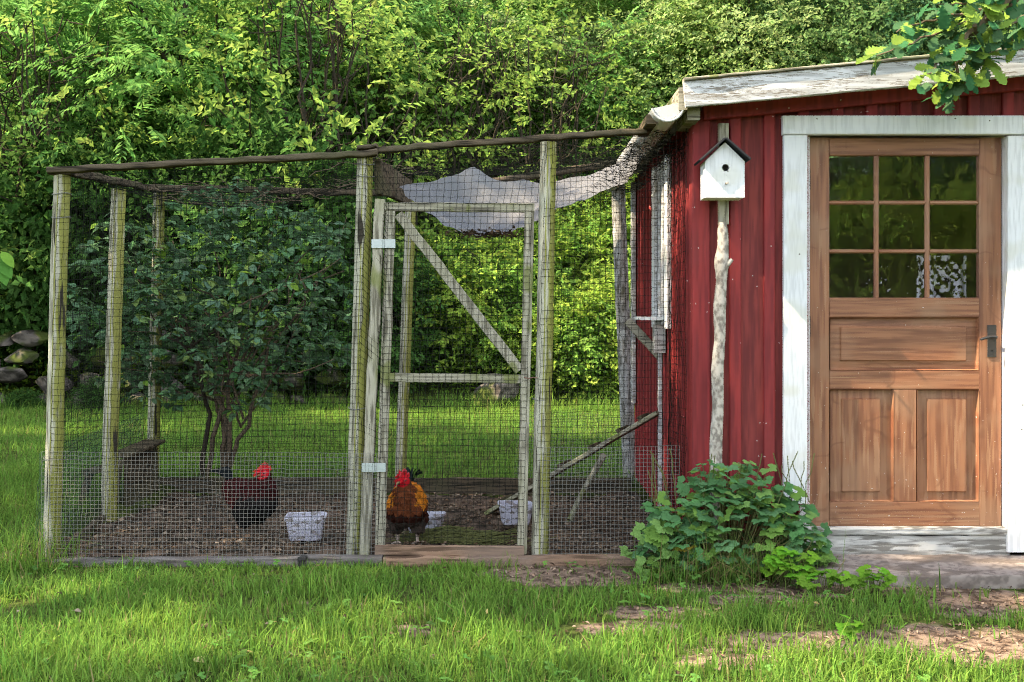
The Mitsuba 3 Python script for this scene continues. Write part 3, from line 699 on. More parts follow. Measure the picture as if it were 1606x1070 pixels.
# ------------------------------------------------------------------ things in the run
def trough(P0, w, d, h, yaw, tilt, label):
    """A tapered plastic tub with rounded corners, wall thickness and a rolled rim."""
    k = thing('feed_tub', label, 'tub', 'plastic tubs in the run')
    def ringv(sw, sd, z, rad=.3):
        a = np.linspace(0, 2 * np.pi, 40, endpoint=False)
        e = .28
        x = np.sign(np.cos(a)) * np.abs(np.cos(a)) ** e * sw / 2; y = np.sign(np.sin(a)) * np.abs(np.sin(a)) ** e * sd / 2
        return np.stack([x, y, np.full(40, z)], 1)
    s = .80
    rings = [ringv(w * s * .5, d * s * .5, 0), ringv(w * s * .96, d * s * .96, 0), ringv(w * s, d * s, .006), ringv(w * .975, d * .975, h * .86), ringv(w * 1.03, d * 1.03, h * .87), ringv(w * 1.045, d * 1.045, h * .96),
             ringv(w * 1.02, d * 1.02, h), ringv(w * .96, d * .96, h * .985), ringv(w * s * .96, d * s * .96, .008), ringv(w * s * .3, d * s * .3, .007)]
    V = np.array(rings); n = len(V)
    i, j = np.meshgrid(np.arange(n - 1), np.arange(40), indexing='ij')
    q = np.stack([i * 40 + j, i * 40 + (j + 1) % 40, (i + 1) * 40 + (j + 1) % 40, (i + 1) * 40 + j], -1).reshape(-1, 4)
    cy, sy = math.cos(yaw), math.sin(yaw)
    R = np.array([[cy, -sy, 0], [sy, cy, 0], [0, 0, 1]]) @ np.array([[math.cos(tilt), 0, math.sin(tilt)], [0, 1, 0], [-math.sin(tilt), 0, math.cos(tilt)]])
    part(k, 'bowl', (V[:9].reshape(-1, 3) @ R.T + P0, tris(q[:8 * 40])), 'tub_plastic', smooth=40)
    part(k, 'bottom', (V[[0, 0]].reshape(-1, 3)[:40] @ R.T + P0, np.array([[0, t, t + 1] for t in range(1, 39)])), 'tub_plastic')
    return k
trough(np.array([X_(479, 5.6), 5.62, .0]), .21, .17, .125, .1, .0, 'grey-white plastic tub on the soil beside the dark rooster')
trough(np.array([X_(668, 5.85), 5.85, -.01]), .20, .17, .095, -.25, -.05, 'low white plastic tub behind the orange rooster')
trough(np.array([X_(808, 5.95), 5.98, .01]), .19, .16, .115, .15, .04, 'white plastic tub half hidden behind the gate latch stile')

ramp = thing('chicken_ramp', 'worn plank ramp with cleats leading up to the shed side wall', 'ramp')
ra, rb = np.array([-.13, 6.5, -.02]), np.array([.86, 6.1, .635])
part(ramp, 'plank', beam(ra, rb, .2, .024, ch=.004, n=12, wob=.001, seed=2), 'grey_timber_across')
rd = norm(rb - ra); rside = norm(np.cross(rd, [0, 0, 1])); rup = np.cross(rside, rd)
for t in (.10, .28, .46, .64, .80, .92):
    c = ra + (rb - ra) * t + rup * .023
    part(ramp, 'cleat', beam(c - rside * .1, c + rside * .1, .025, .022, up=rup, ch=.003), 'dark_timber')
single('prop_stick', tube([[.345, 6.35, -.06], [.40, 6.29, .09], [.47, 6.22, .24], [.535, 6.14, .375]], [.019, .017, .018, .020], 10), 'grey_timber', 'pale stick propped aslant under the plank ramp', 'stick', smooth=50)
sh = thing('low_shelter', 'dark low lean-to of old boards at the left end of the run', 'shelter')
part(sh, 'roof_board', beam(P(184, 716, 6.6), P(243, 692, 7.2), .15, .022, ch=.004, n=6, wob=.001), 'dark_timber')
part(sh, 'front_board', beam(P(134, 742, 6.5), P(188, 727, 6.45), .05, .045, ch=.004, n=6, wob=.001), 'dark_timber')
part(sh, 'leg', beam(P(141, 740, 6.5), P(124, 808, 6.45), .04, .04, up=(0, 1, 0), ch=.004), 'dark_timber')
part(sh, 'leg', beam(P(188, 720, 6.55), P(176, 800, 6.5), .04, .04, up=(0, 1, 0), ch=.004), 'dark_timber')
part(sh, 'leg', beam(P(241, 694, 7.2), P(243, 770, 7.2), .04, .04, up=(0, 1, 0), ch=.004), 'dark_timber')
for t in (0, .34, .67):
    a_, b_ = P(196, 716, 6.62), P(240, 700, 7.15)
    c0, c1 = a_ + (b_ - a_) * t, a_ + (b_ - a_) * (t + .31)
    m0, m1 = (c0 + c1) / 2, (c0 + c1) / 2; m1 = m1.copy(); m1[2] = -.08
    part(sh, 'side_board', beam(m0, m1, .018, np.linalg.norm((c1 - c0)[:2]), up=norm((c1 - c0) * [1, 1, 0]), ch=.003), 'dark_timber')
single('black_bracket', cat([box([X_(467, 4.97), 4.962, Z_(889, 4.97)], [X_(478, 4.97), 4.976, Z_(874, 4.97)], .003), box([X_(470, 4.95), 4.93, Z_(877, 4.95)], [X_(481, 4.95), 4.975, Z_(873, 4.95)], .002)]), 'black_iron', 'small black bracket on the front base timber of the run', 'bracket')

# litter on the run floor
rs = np.random.RandomState(31)
k = 5200
x, y = rs.uniform(-2.45, .84, k), 5.09 + 2.3 * rs.rand(k) ** 1.25
m, c = flakes(np.stack([x, y, soil_z(x, y) + .006 + rs.rand(k) * .012], 1), .034, BROWNS, rs, .45)
single('leaf_litter', m, 'dead_leaf', 'brown dead leaves and bark scattered over the soil of the run', 'leaf litter', kind='stuff', color=c)
pl = []
for i in range(900):
    x, y = rs.uniform(-2.4, .8), 5.1 + 2.2 * rs.rand() ** 1.2
    d = norm(rs.normal(0, 1, 3) * [1, 1, .12]) * rs.uniform(.02, .09)
    c0 = np.array([x, y, soil_z(np.array([x]), np.array([y]))[0] + .012])
    pl.append(np.linspace(c0 - d, c0 + d, 4) + rs.normal(0, .004, (4, 3)))
single('twigs', tubes(np.array(pl), .0022), 'twig_bark', 'thin twigs and straw strewn over the soil of the run', 'twigs', kind='stuff')
k = 9000
x, y = rs.uniform(-1.6, 2.9, k), rs.uniform(3.1, 5.0, k)
keep = bare_np(x, y) > .02
x, y = x[keep], y[keep]
m, c = flakes(np.stack([x, y, ground_z(x, y) + .004 + rs.rand(len(x)) * .006], 1), .020, CHIPS, rs, .35, .5)
single('wood_chips', m, 'dead_leaf', 'pinkish brown bark chips lying on the bare patches of the lawn', 'wood chips', kind='stuff', color=c)

# ------------------------------------------------------------------ roosters
def chain(pts, rad):
    ms = []
    for (a, ra), (b, rb) in zip(zip(pts[:-1], rad[:-1]), zip(pts[1:], rad[1:])):
        s0 = manifold3d.Manifold.sphere(ra, 20).translate([float(v) for v in a]); s1 = manifold3d.Manifold.sphere(rb, 20).translate([float(v) for v in b])
        ms.append(manifold3d.Manifold.batch_hull([s0, s1]))
    return ms

def rooster(label, loc, yaw, s, head_yaw, pal, seed):
    r = thing('rooster', label, 'rooster', 'roosters in the run')
    rs = np.random.RandomState(seed)
    hb = np.array([.10, 0, .34])
    ch, shh = math.cos(head_yaw), math.sin(head_yaw)
    def hd(p): p = np.asarray(p, float); return hb + np.stack([ch * p[..., 0] - shh * p[..., 1], shh * p[..., 0] + ch * p[..., 1], p[..., 2]], -1)
    ms = chain([(-.13, 0, .27), (-.08, 0, .235), (0, 0, .205), (.055, 0, .205), (.085, 0, .265), (.095, 0, .315)], [.035, .075, .100, .098, .068, .042])
    ms += chain([hb, hd([.012, 0, .016])], [.034, .028])
    for sd in (-1, 1):
        ms += chain([(.0, .052 * sd, .15), (.012, .056 * sd, .105), (-.002, .052 * sd, .078), (.0, .052 * sd, .018)], [.05, .032, .013, .0085])
        foot = np.array([.0, .052 * sd, .012])
        for a in (-.55, 0, .55): ms += chain([foot, foot + [.03 * math.cos(a), .03 * math.sin(a), -.001], foot + [.052 * math.cos(a), .052 * math.sin(a), -.006]], [.0085, .007, .004])
        ms += chain([foot, foot + [-.03, 0, -.004]], [.0075, .004])
    bodym = manifold3d.Manifold.batch_boolean(ms, manifold3d.OpType.Add).refine_to_length(.009)
    mm = bodym.to_mesh()
    tm = trimesh.Trimesh(mm.vert_properties[:, :3], mm.tri_verts)
    trimesh.smoothing.filter_taubin(tm, iterations=14)
    cy, sy = math.cos(yaw), math.sin(yaw)
    def W(p): p = np.asarray(p, float) * s; return np.stack([cy * p[..., 0] - sy * p[..., 1], sy * p[..., 0] + cy * p[..., 1], p[..., 2]], -1) + loc
    def colour(p, jitter=0):
        n = meshkit.fbm(p * 40, 3)
        z = p[..., 2] + (n - .5) * .05
        c = np.empty(p.shape); c[:] = pal['breast']
        c[z < .20] = pal['low']
        ab = np.abs(p[..., 1])
        hk = (z > .245) & (p[..., 0] > -.05) if pal is DARK else (z > .235) & ((ab > .045 + (n - .5) * .04) | (p[..., 0] < .06)) & (p[..., 0] > -.05)
        c[hk] = pal['hackle']
        sd = (p[..., 0] < .0) & (z > .20) & ~hk; c[sd] = pal['saddle']
        c[(p[..., 0] < -.02) & (z > .15) & (z <= .22)] = pal['wing']
        c[p[..., 2] < .15] = pal['thigh']
        c[p[..., 2] < .074] = pal['leg']
        hp = np.linalg.norm(p - (hb + [.012 * ch, .012 * shh, .01]), axis=-1) < .036
        c[hp] = (.42, .012, .02)
        return c * (.75 + .5 * n)[..., None]
    v = np.array(tm.vertices)
    part(r, 'body', (W(v), np.array(tm.faces)), 'feather', smooth=True, color=np.clip(colour(v), 0, 1))
    pts, fi = trimesh.sample.sample_surface(tm, 2600, seed=seed)
    pts = np.array(pts); nr = np.array(tm.face_normals)[fi]
    ok = (pts[:, 2] > .085) & (np.linalg.norm(pts - hb, axis=1) > .045)
    pts, nr = pts[ok], nr[ok]; k = len(pts)
    flow = np.array([-.55, 0, -.75]) + rs.normal(0, .16, (k, 3)); flow[pts[:, 0] < 0] += [-.6, 0, .35]
    d = norm(flow - nr * (flow * nr).sum(1, keepdims=True)); sd = np.cross(nr, d)
    L = np.where(pts[:, 2] > .24, .042, .034)[:, None] * rs.uniform(.7, 1.25, (k, 1)); Wd = np.where(pts[:, 2] > .24, .009, .015)[:, None]
    Vv = np.stack([pts - nr * .002, pts + d * L * .55 + sd * Wd + nr * .004, pts + d * L + nr * .0055, pts + d * L * .55 - sd * Wd + nr * .004, pts + d * L * .5 + nr * .0065], 1)
    o = np.arange(k)[:, None] * 5
    f = np.concatenate([o + np.array([[0, 1, 4]]), o + np.array([[1, 2, 4]]), o + np.array([[2, 3, 4]]), o + np.array([[3, 0, 4]])], 0)
    cc = np.repeat(np.clip(colour(pts) * rs.uniform(.7, 1.35, (k, 1)), 0, 1), 5, 0)
    part(r, 'plumage', (W(Vv.reshape(-1, 3)), f), 'feather', color=cc, kind='stuff')
    # comb, wattles, ear lobes, beak, eyes
    xs = np.array([-.035, -.03, -.018, -.016, -.008, -.004, .003, .008, .014, .019, .024, .03, .036, .034, .02, .0, -.02])
    zs = np.array([.03, .052, .046, .066, .048, .074, .052, .078, .052, .072, .048, .062, .04, .026, .022, .024, .022])
    poly = Polygon(np.stack([xs, zs], 1)).buffer(0)
    cm = trimesh.creation.extrude_polygon(poly, .007, engine='earcut'); cv = np.array(cm.vertices)
    part(r, 'comb', (W(hd(np.stack([cv[:, 0], cv[:, 2] - .0035 + .004 * np.sin(cv[:, 0] * 90), cv[:, 1]], 1))), np.array(cm.faces)), 'comb_red')
    ball = trimesh.creation.icosphere(2)
    bv, bf = np.array(ball.vertices), np.array(ball.faces)
    for sd_ in (-1, 1):
        wv = bv * [.012, .006, .027]; wv[:, 0] *= 1 - .35 * wv[:, 2] / .027
        part(r, 'wattle', (W(hd(wv + [.026, .011 * sd_, -.032])), bf), 'comb_red', smooth=True)
        part(r, 'face_patch', (W(hd(bv * [.020, .006, .018] + [.014, .025 * sd_, .012])), bf), 'comb_red', smooth=True)
        part(r, 'eye', (W(hd(bv * .0042 + [.022, .0295 * sd_, .018])), bf), 'eye_black', smooth=True)
    part(r, 'beak', tube(W(hd(np.array([[.028, 0, .012], [.045, 0, .010], [.056, 0, .004], [.060, 0, -.003]]))), np.array([.012, .009, .005, .0015]) * s, 10), 'beak_horn', smooth=50)
    for i in range(9):
        a = (i - 4) * .16; Ln = .125 + .04 * rs.rand()
        t = np.linspace(0, 1, 8)
        x = -.12 - Ln * .55 * t - .03 * t * t; z = .27 + Ln * (1.25 * t - .75 * t * t) + .02 * i % .03; yq = np.sin(a) * .09 * t
        w = .014 * np.sin(np.pi * np.clip(t * .85 + .12, 0, 1)) + .002
        Vt = np.concatenate([np.stack([x, yq + w * .5, z + w * .9], 1), np.stack([x, yq, z + w * .2], 1), np.stack([x, yq - w * .5, z - w * .9], 1)]).reshape(3, 8, 3)
        cc = np.tile(np.array(pal['tail']) * rs.uniform(.7, 1.4), (24, 1))
        part(r, 'tail_feather', (W(Vt.reshape(-1, 3)), grid(3, 8)), 'feather', smooth=True, color=cc)
    return r
ORANGE = dict(breast=(.11, .035, .016), low=(.03, .011, .008), hackle=(.47, .165, .02), saddle=(.34, .10, .02), wing=(.18, .04, .012), thigh=(.05, .038, .032), leg=(.46, .38, .33), tail=(.012, .018, .018))
DARK = dict(breast=(.016, .013, .013), low=(.010, .009, .009), hackle=(.032, .008, .008), saddle=(.03, .007, .007), wing=(.05, .009, .008), thigh=(.010, .009, .009), leg=(.12, .10, .08), tail=(.008, .010, .011))
rooster('orange and brown rooster with a red comb, facing out behind the gate', np.array([X_(639, 5.5), 5.5, -.005]), math.radians(-92), .985, math.radians(-38), ORANGE, 5)
rooster('dark red rooster standing sideways by the grey-white tub, head turned back', np.array([X_(393, 5.75), 5.75, -.02]), math.radians(-25), 1.0, math.radians(-118), DARK, 6)

# ------------------------------------------------------------------ leaves
def stripleaf(st, hw, fold=.25, curl=.25, wave=0.0, seed=0):
    """A leaf one unit long along x from stations st and half widths hw, folded along its midrib."""
    st, hw = np.asarray(st, float), np.asarray(hw, float)
    rs = np.random.RandomState(seed)
    z0 = -curl * st ** 2
    mid = np.stack([st, st * 0, z0], 1)
    Lf = np.stack([st, hw, z0 + hw * fold + rs.normal(0, wave, len(st))], 1); Rt = np.stack([st, -hw, z0 + hw * fold + rs.normal(0, wave, len(st))], 1)
    V = np.stack([Lf, mid, Rt], 1).reshape(-1, 3)
    return V, grid(len(st), 3)
def oval(n=6, w=.26, skew=1.0):
    t = np.linspace(0, 1, n); return t, w * np.sin(np.pi * t ** skew) ** .8 + 1e-4
def oak_outline():
    t = np.array([0, .10, .17, .24, .31, .38, .45, .52, .59, .66, .73, .80, .87, .94, 1.0])
    w = np.array([.012, .016, .075, .13, .085, .19, .12, .26, .16, .29, .18, .26, .15, .13, .02])
    return t, w

def tri_leaf(lobe=.26, seed=0, round_=False):
    """A leaf of three lobed leaflets on short stalks, one unit across."""
    rs = np.random.RandomState(seed); ms = []
    for k, ang in enumerate((0, 1.25, -1.25)):
        th = np.radians(np.array([-88, -66, -46, -27, -13, 0, 13, 27, 46, 66, 88.]))
        rr_ = np.array([.34, .50, .55, .43, .56, .60, .56, .43, .55, .50, .34]) if not round_ else np.array([.28, .46, .55, .45, .57, .53, .57, .45, .55, .46, .28])
        rr_ = rr_ * rs.uniform(.93, 1.07, 11)
        c = np.array([.16, 0])
        o = c + np.stack([np.cos(th) * rr_, np.sin(th) * rr_ * .72], 1)
        z = -.16 * np.cos(th) * rr_ + .13 * np.abs(np.sin(th)) * rr_ + rs.normal(0, .015, 11)
        V = np.vstack([[[.14, 0, 0]], np.column_stack([o, z])])
        f = np.array([[0, i, i + 1] for i in range(1, 11)])
        stalk = np.array([[0, .012, 0], [0, -.012, 0], [.15, 0, .0]])
        V = np.vstack([V, stalk]); f = np.vstack([f, [[12, 13, 14]]])
        ca, sa = math.cos(ang), math.sin(ang)
        V = np.stack([ca * V[:, 0] - sa * V[:, 1], sa * V[:, 0] + ca * V[:, 1], V[:, 2]], 1)
        ms.append((V, f))
    return cat(ms)

def shades(base, n, seed, spread=.25):
    rs = np.random.RandomState(seed)
    return [np.clip(np.array(base) * rs.uniform(1 - spread, 1 + spread) * (1 + rs.normal(0, .07, 3)), 0, 1) for _ in range(n)]
def leaf_dicts(meshes, cols, m):
    out, names = [], []
    for c in cols:
        names.append(f'{m}_{sum(k.startswith(m + "_") for k in scene)}')
        leafmat(names[-1], *LEAF[m], rgb(*[float(q) for q in c]))
    for v, f in meshes:
        for nm in names: out.append(mikit.ply((v, f), nm, smooth=True))
    return out

# ---- dark shrub behind the run
shrub = thing('dark_shrub', 'dark glossy-leaved shrub with several stems, growing at the back left of the run', 'shrub')
rs = np.random.RandomState(41)
SY = 7.5
def wiggle(a, b, n, amp, rs):
    t = np.linspace(0, 1, n)[:, None]
    p = np.asarray(a) * (1 - t) + np.asarray(b) * t
    off = np.cumsum(rs.normal(0, amp, (n, 3)), 0); off -= t * off[-1]; off[:] = off - off[:1] * (1 - t)
    return p + off
stems = []
tips = []
for a, m_, b in (((313, 765), (330, 650), (300, 540)), ((318, 765), (345, 650), (380, 500)), ((345, 765), (352, 690), (340, 560)), ((350, 765), (362, 650), (392, 520)), ((353, 765), (372, 690), (420, 540)), ((355, 765), (350, 640), (250, 480))):
    A, M, B = P(*a, SY), P(*m_, SY), P(*b, SY + rs.uniform(-.4, .4))
    A[2] = -.05
    pts = np.vstack([wiggle(A, M, 7, .012, rs), wiggle(M, B, 7, .02, rs)[1:]])
    stems.append(tube(pts, np.linspace(.021, .010, len(pts)), 8)); tips.append((M, B))
    for _ in range(5):
        t = rs.uniform(.1, 1); c = M * (1 - t) + B * t
        e = P(rs.uniform(150, 555), rs.uniform(320, 610), SY + rs.uniform(-.55, .5))
        stems.append(tube(wiggle(c, e, 8, .03, rs), np.linspace(.010, .003, 8), 5))
stems.append(tube(np.array([P(428, 542, 7.5), P(455, 508, 7.45), P(478, 478, 7.42), P(479, 452, 7.4), P(468, 430, 7.4)]), [.011, .010, .009, .008, .006], 7))
stems.append(tube(np.array([P(478, 460, 7.42), P(500, 440, 7.4), P(540, 425, 7.38)]), [.007, .006, .004], 6))
part(shrub, 'stem', cat(stems[:6]), 'dark_bark', smooth=50)
part(shrub, 'branch', cat(stems[6:]), 'twig_bark', smooth=50, kind='stuff')
pos = []
while len(pos) < 560:
    q = np.array([rs.uniform(120, 570), rs.uniform(290, 650), rs.uniform(-1, 1)])
    e = ((q[0] - 335) / 235) ** 2 + ((q[1] - 470) / 180) ** 2
    if e < 1 and meshkit.fbm(np.array([q * [.012, .014, 2]]), 3, 7)[0] > .40 + .12 * e and not (q[1] > 590 and q[0] > 430):
        pos.append(P(q[0], q[1], SY - .05 + q[2] * .65 * math.sqrt(1 - e * .8)))
pos = np.array(pos)
allL = []
for c in pos:
    az = rs.uniform(0, 2 * np.pi); d0 = norm([math.cos(az), math.sin(az), rs.uniform(-.1, .5)])
    for k in range(8):
        a = az + (k - 3.5) * .55 + rs.normal(0, .3)
        d = norm([math.cos(a), math.sin(a), rs.uniform(-.55, .25)])
        allL.append((c + d0 * (.02 * k) + rs.normal(0, .01, 3), d, norm(np.array([0, 0, 1.0]) + rs.normal(0, .45, 3)), rs.uniform(.055, .095)))
allL.sort(key=lambda q: q[0][1])
t_, w_ = oval(6, .27)
ld = leaf_dicts([stripleaf(t_, w_, .22, .22, 0, 1), stripleaf(t_, w_ * .9, .35, .35, .01, 2)], shades((.12, .21, .12), 3, 3) + shades((.15, .25, .08), 2, 4) + [np.array((.16, .27, .04))], 'glossy_leaf')
wts = np.array([.19, .19, .19, .19, .19, .05]); wts /= wts.sum()
bulk = []
for i, (c, d, n_, s) in enumerate(allL):
    xf = frame_xf(c, d, n_, s)
    if i < 300: part(shrub, 'leaf', ld[rs.randint(2) * 6 + rs.choice(6, p=wts)], None, xf=xf)
    else: bulk.append(xf)
def bulk_leaves(mesh, mats, base, rs, spread=.3, alt=None, altp=0):
    v, f = mesh; M_ = np.array(mats)
    V = np.einsum('kij,nj->kni', M_[:, :3, :3], v) + M_[:, None, :3, 3]
    f = tris(f)[None] + (np.arange(len(M_)) * len(v))[:, None, None]
    c = np.array(base) * rs.uniform(1 - spread, 1 + spread, (len(M_), 1)) * (1 + rs.normal(0, .07, (len(M_), 3)))
    if alt is not None: c = np.where(rs.rand(len(M_), 1) < altp, np.array(alt), c)
    return (V.reshape(-1, 3), f.reshape(-1, 3)), np.clip(np.repeat(c, len(v), 0), 0, 1)
m, c = bulk_leaves(stripleaf(*oval(5, .27), .25, .25), bulk, (.11, .20, .10), rs, .3, (.15, .26, .04), .04)
part(shrub, 'foliage', m, 'glossy_leaf', smooth=True, color=c, kind='stuff')

# ---- lobed-leaf bush by the door
bush = thing('columbine_bush', 'lobed-leaf green bush at the foot of the red wall beside the door', 'bush')
rs = np.random.RandomState(51)
tl = [tri_leaf(seed=0, round_=True), tri_leaf(seed=1, round_=True), tri_leaf(seed=2)]
ld = leaf_dicts(tl, shades((.115, .245, .10), 3, 5, .25) + shades((.15, .29, .075), 2, 6, .2), 'soft_leaf')
yl = leaf_dicts(tl[:1], [np.array((.42, .34, .05))], 'soft_leaf')
bc_ = np.array([X_(1140, 4.86), 4.84, 0.02])
st_, n_leaf = [], 0
cand = []
for i in range(480):
    a = rs.uniform(0, 2 * np.pi); el = math.acos(1 - rs.rand() * .95)
    q = np.array([math.cos(a) * math.sin(el), math.sin(a) * math.sin(el), math.cos(el)]) * (rs.uniform(.45, 1) ** .6)
    h = .50 if q[0] > -.3 else .42
    tip = bc_ + q * [.47, .22, h] + [0, 0, .02]
    tip[1] = min(tip[1], 4.99)
    cand.append((tip, q))
cand.sort(key=lambda c: c[0][1])
bulk = []
for i, (tip, q) in enumerate(cand):
    az = math.atan2(q[1], q[0]) + rs.normal(0, .5)
    d = norm([math.cos(az), math.sin(az) - .35, rs.uniform(-.45, .05)])
    n_ = norm(np.array([q[0] * .4, q[1] * .4 - .35, .9]) + rs.normal(0, .38, 3))
    xf = frame_xf(tip, d, n_, rs.uniform(.048, .090))
    if i < 290: part(bush, 'leaf', (ld if rs.rand() > .025 else yl)[rs.randint(15) if False else 0] if False else (ld[rs.randint(len(ld))] if q[0] > -.35 or rs.rand() > .04 else yl[0]), None, xf=xf)
    else: bulk.append(xf)
    if i % 2 == 0: st_.append(wiggle(bc_ + [q[0] * .1, q[1] * .1, 0], tip, 6, .006, rs))
for k in range(16):
    b_ = bc_ + [rs.uniform(-.35, .4), rs.uniform(-.1, .1), .3]; t2 = b_ + [rs.normal(0, .05), 0, rs.uniform(.16, .27)]
    st_.append(wiggle(b_, t2, 6, .006, rs))
m, c = bulk_leaves(tl[0], bulk, (.11, .23, .09), rs)
part(bush, 'foliage', m, 'soft_leaf', smooth=True, color=c, kind='stuff')
leafmat('stem_green', .6, .3, rgb(.12, .13, .05))
part(bush, 'stalks', tubes(np.array(st_), .0022, 4), 'stem_green', kind='stuff')

def low_plant(label, cx, cy, w, h, n, seed):
    k = thing('low_plant', label, 'plant', 'bright low plants by the step')
    rs = np.random.RandomState(seed); g = float(ground_z(cx, cy)); stl = []
    for i in range(n):
        a = rs.uniform(0, 2 * np.pi); r = math.sqrt(rs.rand())
        tip = np.array([cx + math.cos(a) * r * w, cy + math.sin(a) * r * w * .5, g + h * (1 - .6 * r * r) * rs.uniform(.75, 1.1)])
        d = norm([math.cos(a), math.sin(a) - .3, rs.uniform(-.2, .1)])
        part(k, 'leaf', bright[rs.randint(len(bright))], None, xf=frame_xf(tip, d, norm([rs.normal(0, .25), -.35 + rs.normal(0, .2), 1]), rs.uniform(.045, .075)))
        stl.append(wiggle([cx + math.cos(a) * r * w * .4, cy, g - .01], tip, 5, .003, rs))
    part(k, 'stalks', tubes(np.array(stl), .0016, 4), 'stem_green', kind='stuff')
bright = leaf_dicts([tri_leaf(seed=i, round_=True) for i in (8, 9)], shades((.15, .33, .03), 3, 8, .18), 'soft_leaf')
def G(px, py): Y = EYE * F / (py - CY); return X_(px, Y), Y
for (px, py, w, h, n, lab) in ((1243, 925, .11, .17, 34, 'bright green low plant between the bush and the concrete step, largest of its kind'), (1290, 935, .08, .11, 18, 'bright green low plant at the left corner of the step front'),
                           (1318, 936, .05, .10, 10, 'small bright green plant against the step front, left of centre'), (1370, 934, .08, .13, 18, 'bright green rounded plant against the middle of the step front'),
                           (1336, 1010, .025, .07, 5, 'tiny clover-leaved seedling on the bare earth below the door')):
    low_plant(lab, *G(px, py), w, h, n, px)

# ---- oak branch at the top right
oak = thing('oak_tree', 'oak tree whose leafy branch hangs over the shed roof edge at the top right', 'tree')
rs = np.random.RandomState(61)
ot, ow = oak_outline()
om = [stripleaf(ot, ow, .18, .18, .012, i) for i in range(3)]
od = leaf_dicts(om, shades((.09, .18, .085), 3, 9, .25) + shades((.20, .32, .06), 2, 10, .2), 'soft_leaf')
nodes, brs = [], []
root = np.array([3.6, 4.1, 3.2])
main = [root, P(1640, -60, 4.35), P(1560, 20, 4.4), P(1510, 60, 4.45), P(1495, 110, 4.5)]
brs.append((main, .03, .004))
for a_, b_, c_ in (((1600, 0), (1490, 45), (1375, 88)), ((1580, 10), (1480, 25), (1405, 48)), ((1550, 30), (1480, 90), (1455, 118)), ((1530, 40), (1530, 85), (1545, 95)), ((1620, -30), (1540, -5), (1470, 8)), ((1640, 0), (1600, 30), (1560, 50)), ((1640, -20), (1610, 10), (1590, 60)), ((1520, 50), (1500, 110), (1497, 140))):
    brs.append(([P(*a_, 4.4), P(*b_, 4.45 + rs.uniform(-.12, .12)), P(*c_, 4.45 + rs.uniform(-.2, .15))], .009, .003))
bm = []
for pts, r0, r1 in brs:
    pts = np.array(pts); t = np.linspace(0, len(pts) - 1, 14)
    q = np.stack([np.interp(t, np.arange(len(pts)), pts[:, k]) for k in range(3)], 1) + rs.normal(0, .006, (14, 3))
    bm.append(tube(q, np.linspace(r0, r1, 14), 6))
    for i in range(4 if r0 > .02 else 3, 14): nodes.append((q[i], norm(q[i] - q[i - 1])))
part(oak, 'limb', bm[0], 'twig_bark', smooth=50)
for b_ in bm[1:]: part(oak, 'twig', b_, 'twig_bark', smooth=50)
trunk = np.array([[4.6, 3.6, -.2], [4.55, 3.65, 1.2], [4.5, 3.7, 2.6], [4.4, 3.8, 4.2], [4.5, 3.7, 6.0]])
part(oak, 'trunk', tube(trunk, [.24, .2, .18, .14, .08], 14), 'dark_bark', smooth=60)
part(oak, 'limb', tube(np.array([[4.45, 3.74, 3.3], [4.0, 3.95, 3.5], root]), [.06, .045, .032], 8), 'twig_bark', smooth=60)
nl = 0
for c, d in nodes:
    for k in range(3 if nl < 297 else 0):
        if nl >= 298: break
        a = rs.uniform(0, 2 * np.pi)
        dd = norm(d * .5 + np.array([math.cos(a), math.sin(a) * .8, rs.uniform(-.9, .3)]))
        part(oak, 'leaf', od[rs.randint(len(od))], None, xf=frame_xf(c + rs.normal(0, .022, 3), dd, norm([rs.normal(0, .5), -.8 + rs.normal(0, .4), .8]), rs.uniform(.07, .115))); nl += 1

# ---- twig with leaves at the left edge
sap = thing('cherry_sapling', 'sapling with a few pale green leaves poking in at the left edge', 'sapling')
q = np.array([[-1.78, 3.05, -.05], [-1.74, 3.04, .6], [-1.70, 3.02, 1.2], [-1.62, 3.0, 1.45]])
part(sap, 'stem', tube(q, [.012, .01, .007, .004], 7), 'twig_bark', smooth=50)
part(sap, 'twig', tube(np.array([[-1.71, 3.02, 1.1], [-1.6, 3.0, 1.35], P(-8, 396, 3.0)]), [.005, .004, .003], 6), 'twig_bark', smooth=50)
cd = leaf_dicts([stripleaf(*oval(9, .24), .2, .3, .005, 3)], [np.array((.10, .25, .05)), np.array((.17, .32, .05))], 'soft_leaf')
for (a_, b_, s) in (((-8, 398), (22, 436), .085), ((-4, 400), (10, 445), .09), ((2, 395), (26, 420), .06), ((-30, 380), (-10, 440), .09), ((-20, 360), (-60, 380), .09), ((-40, 300), (-20, 340), .09)):
    A, B = P(*a_, 3.0), P(*b_, 2.97)
    part(sap, 'leaf', cd[rs.randint(2)], None, xf=frame_xf(A, B - A, [.3, -.8, .5], s))

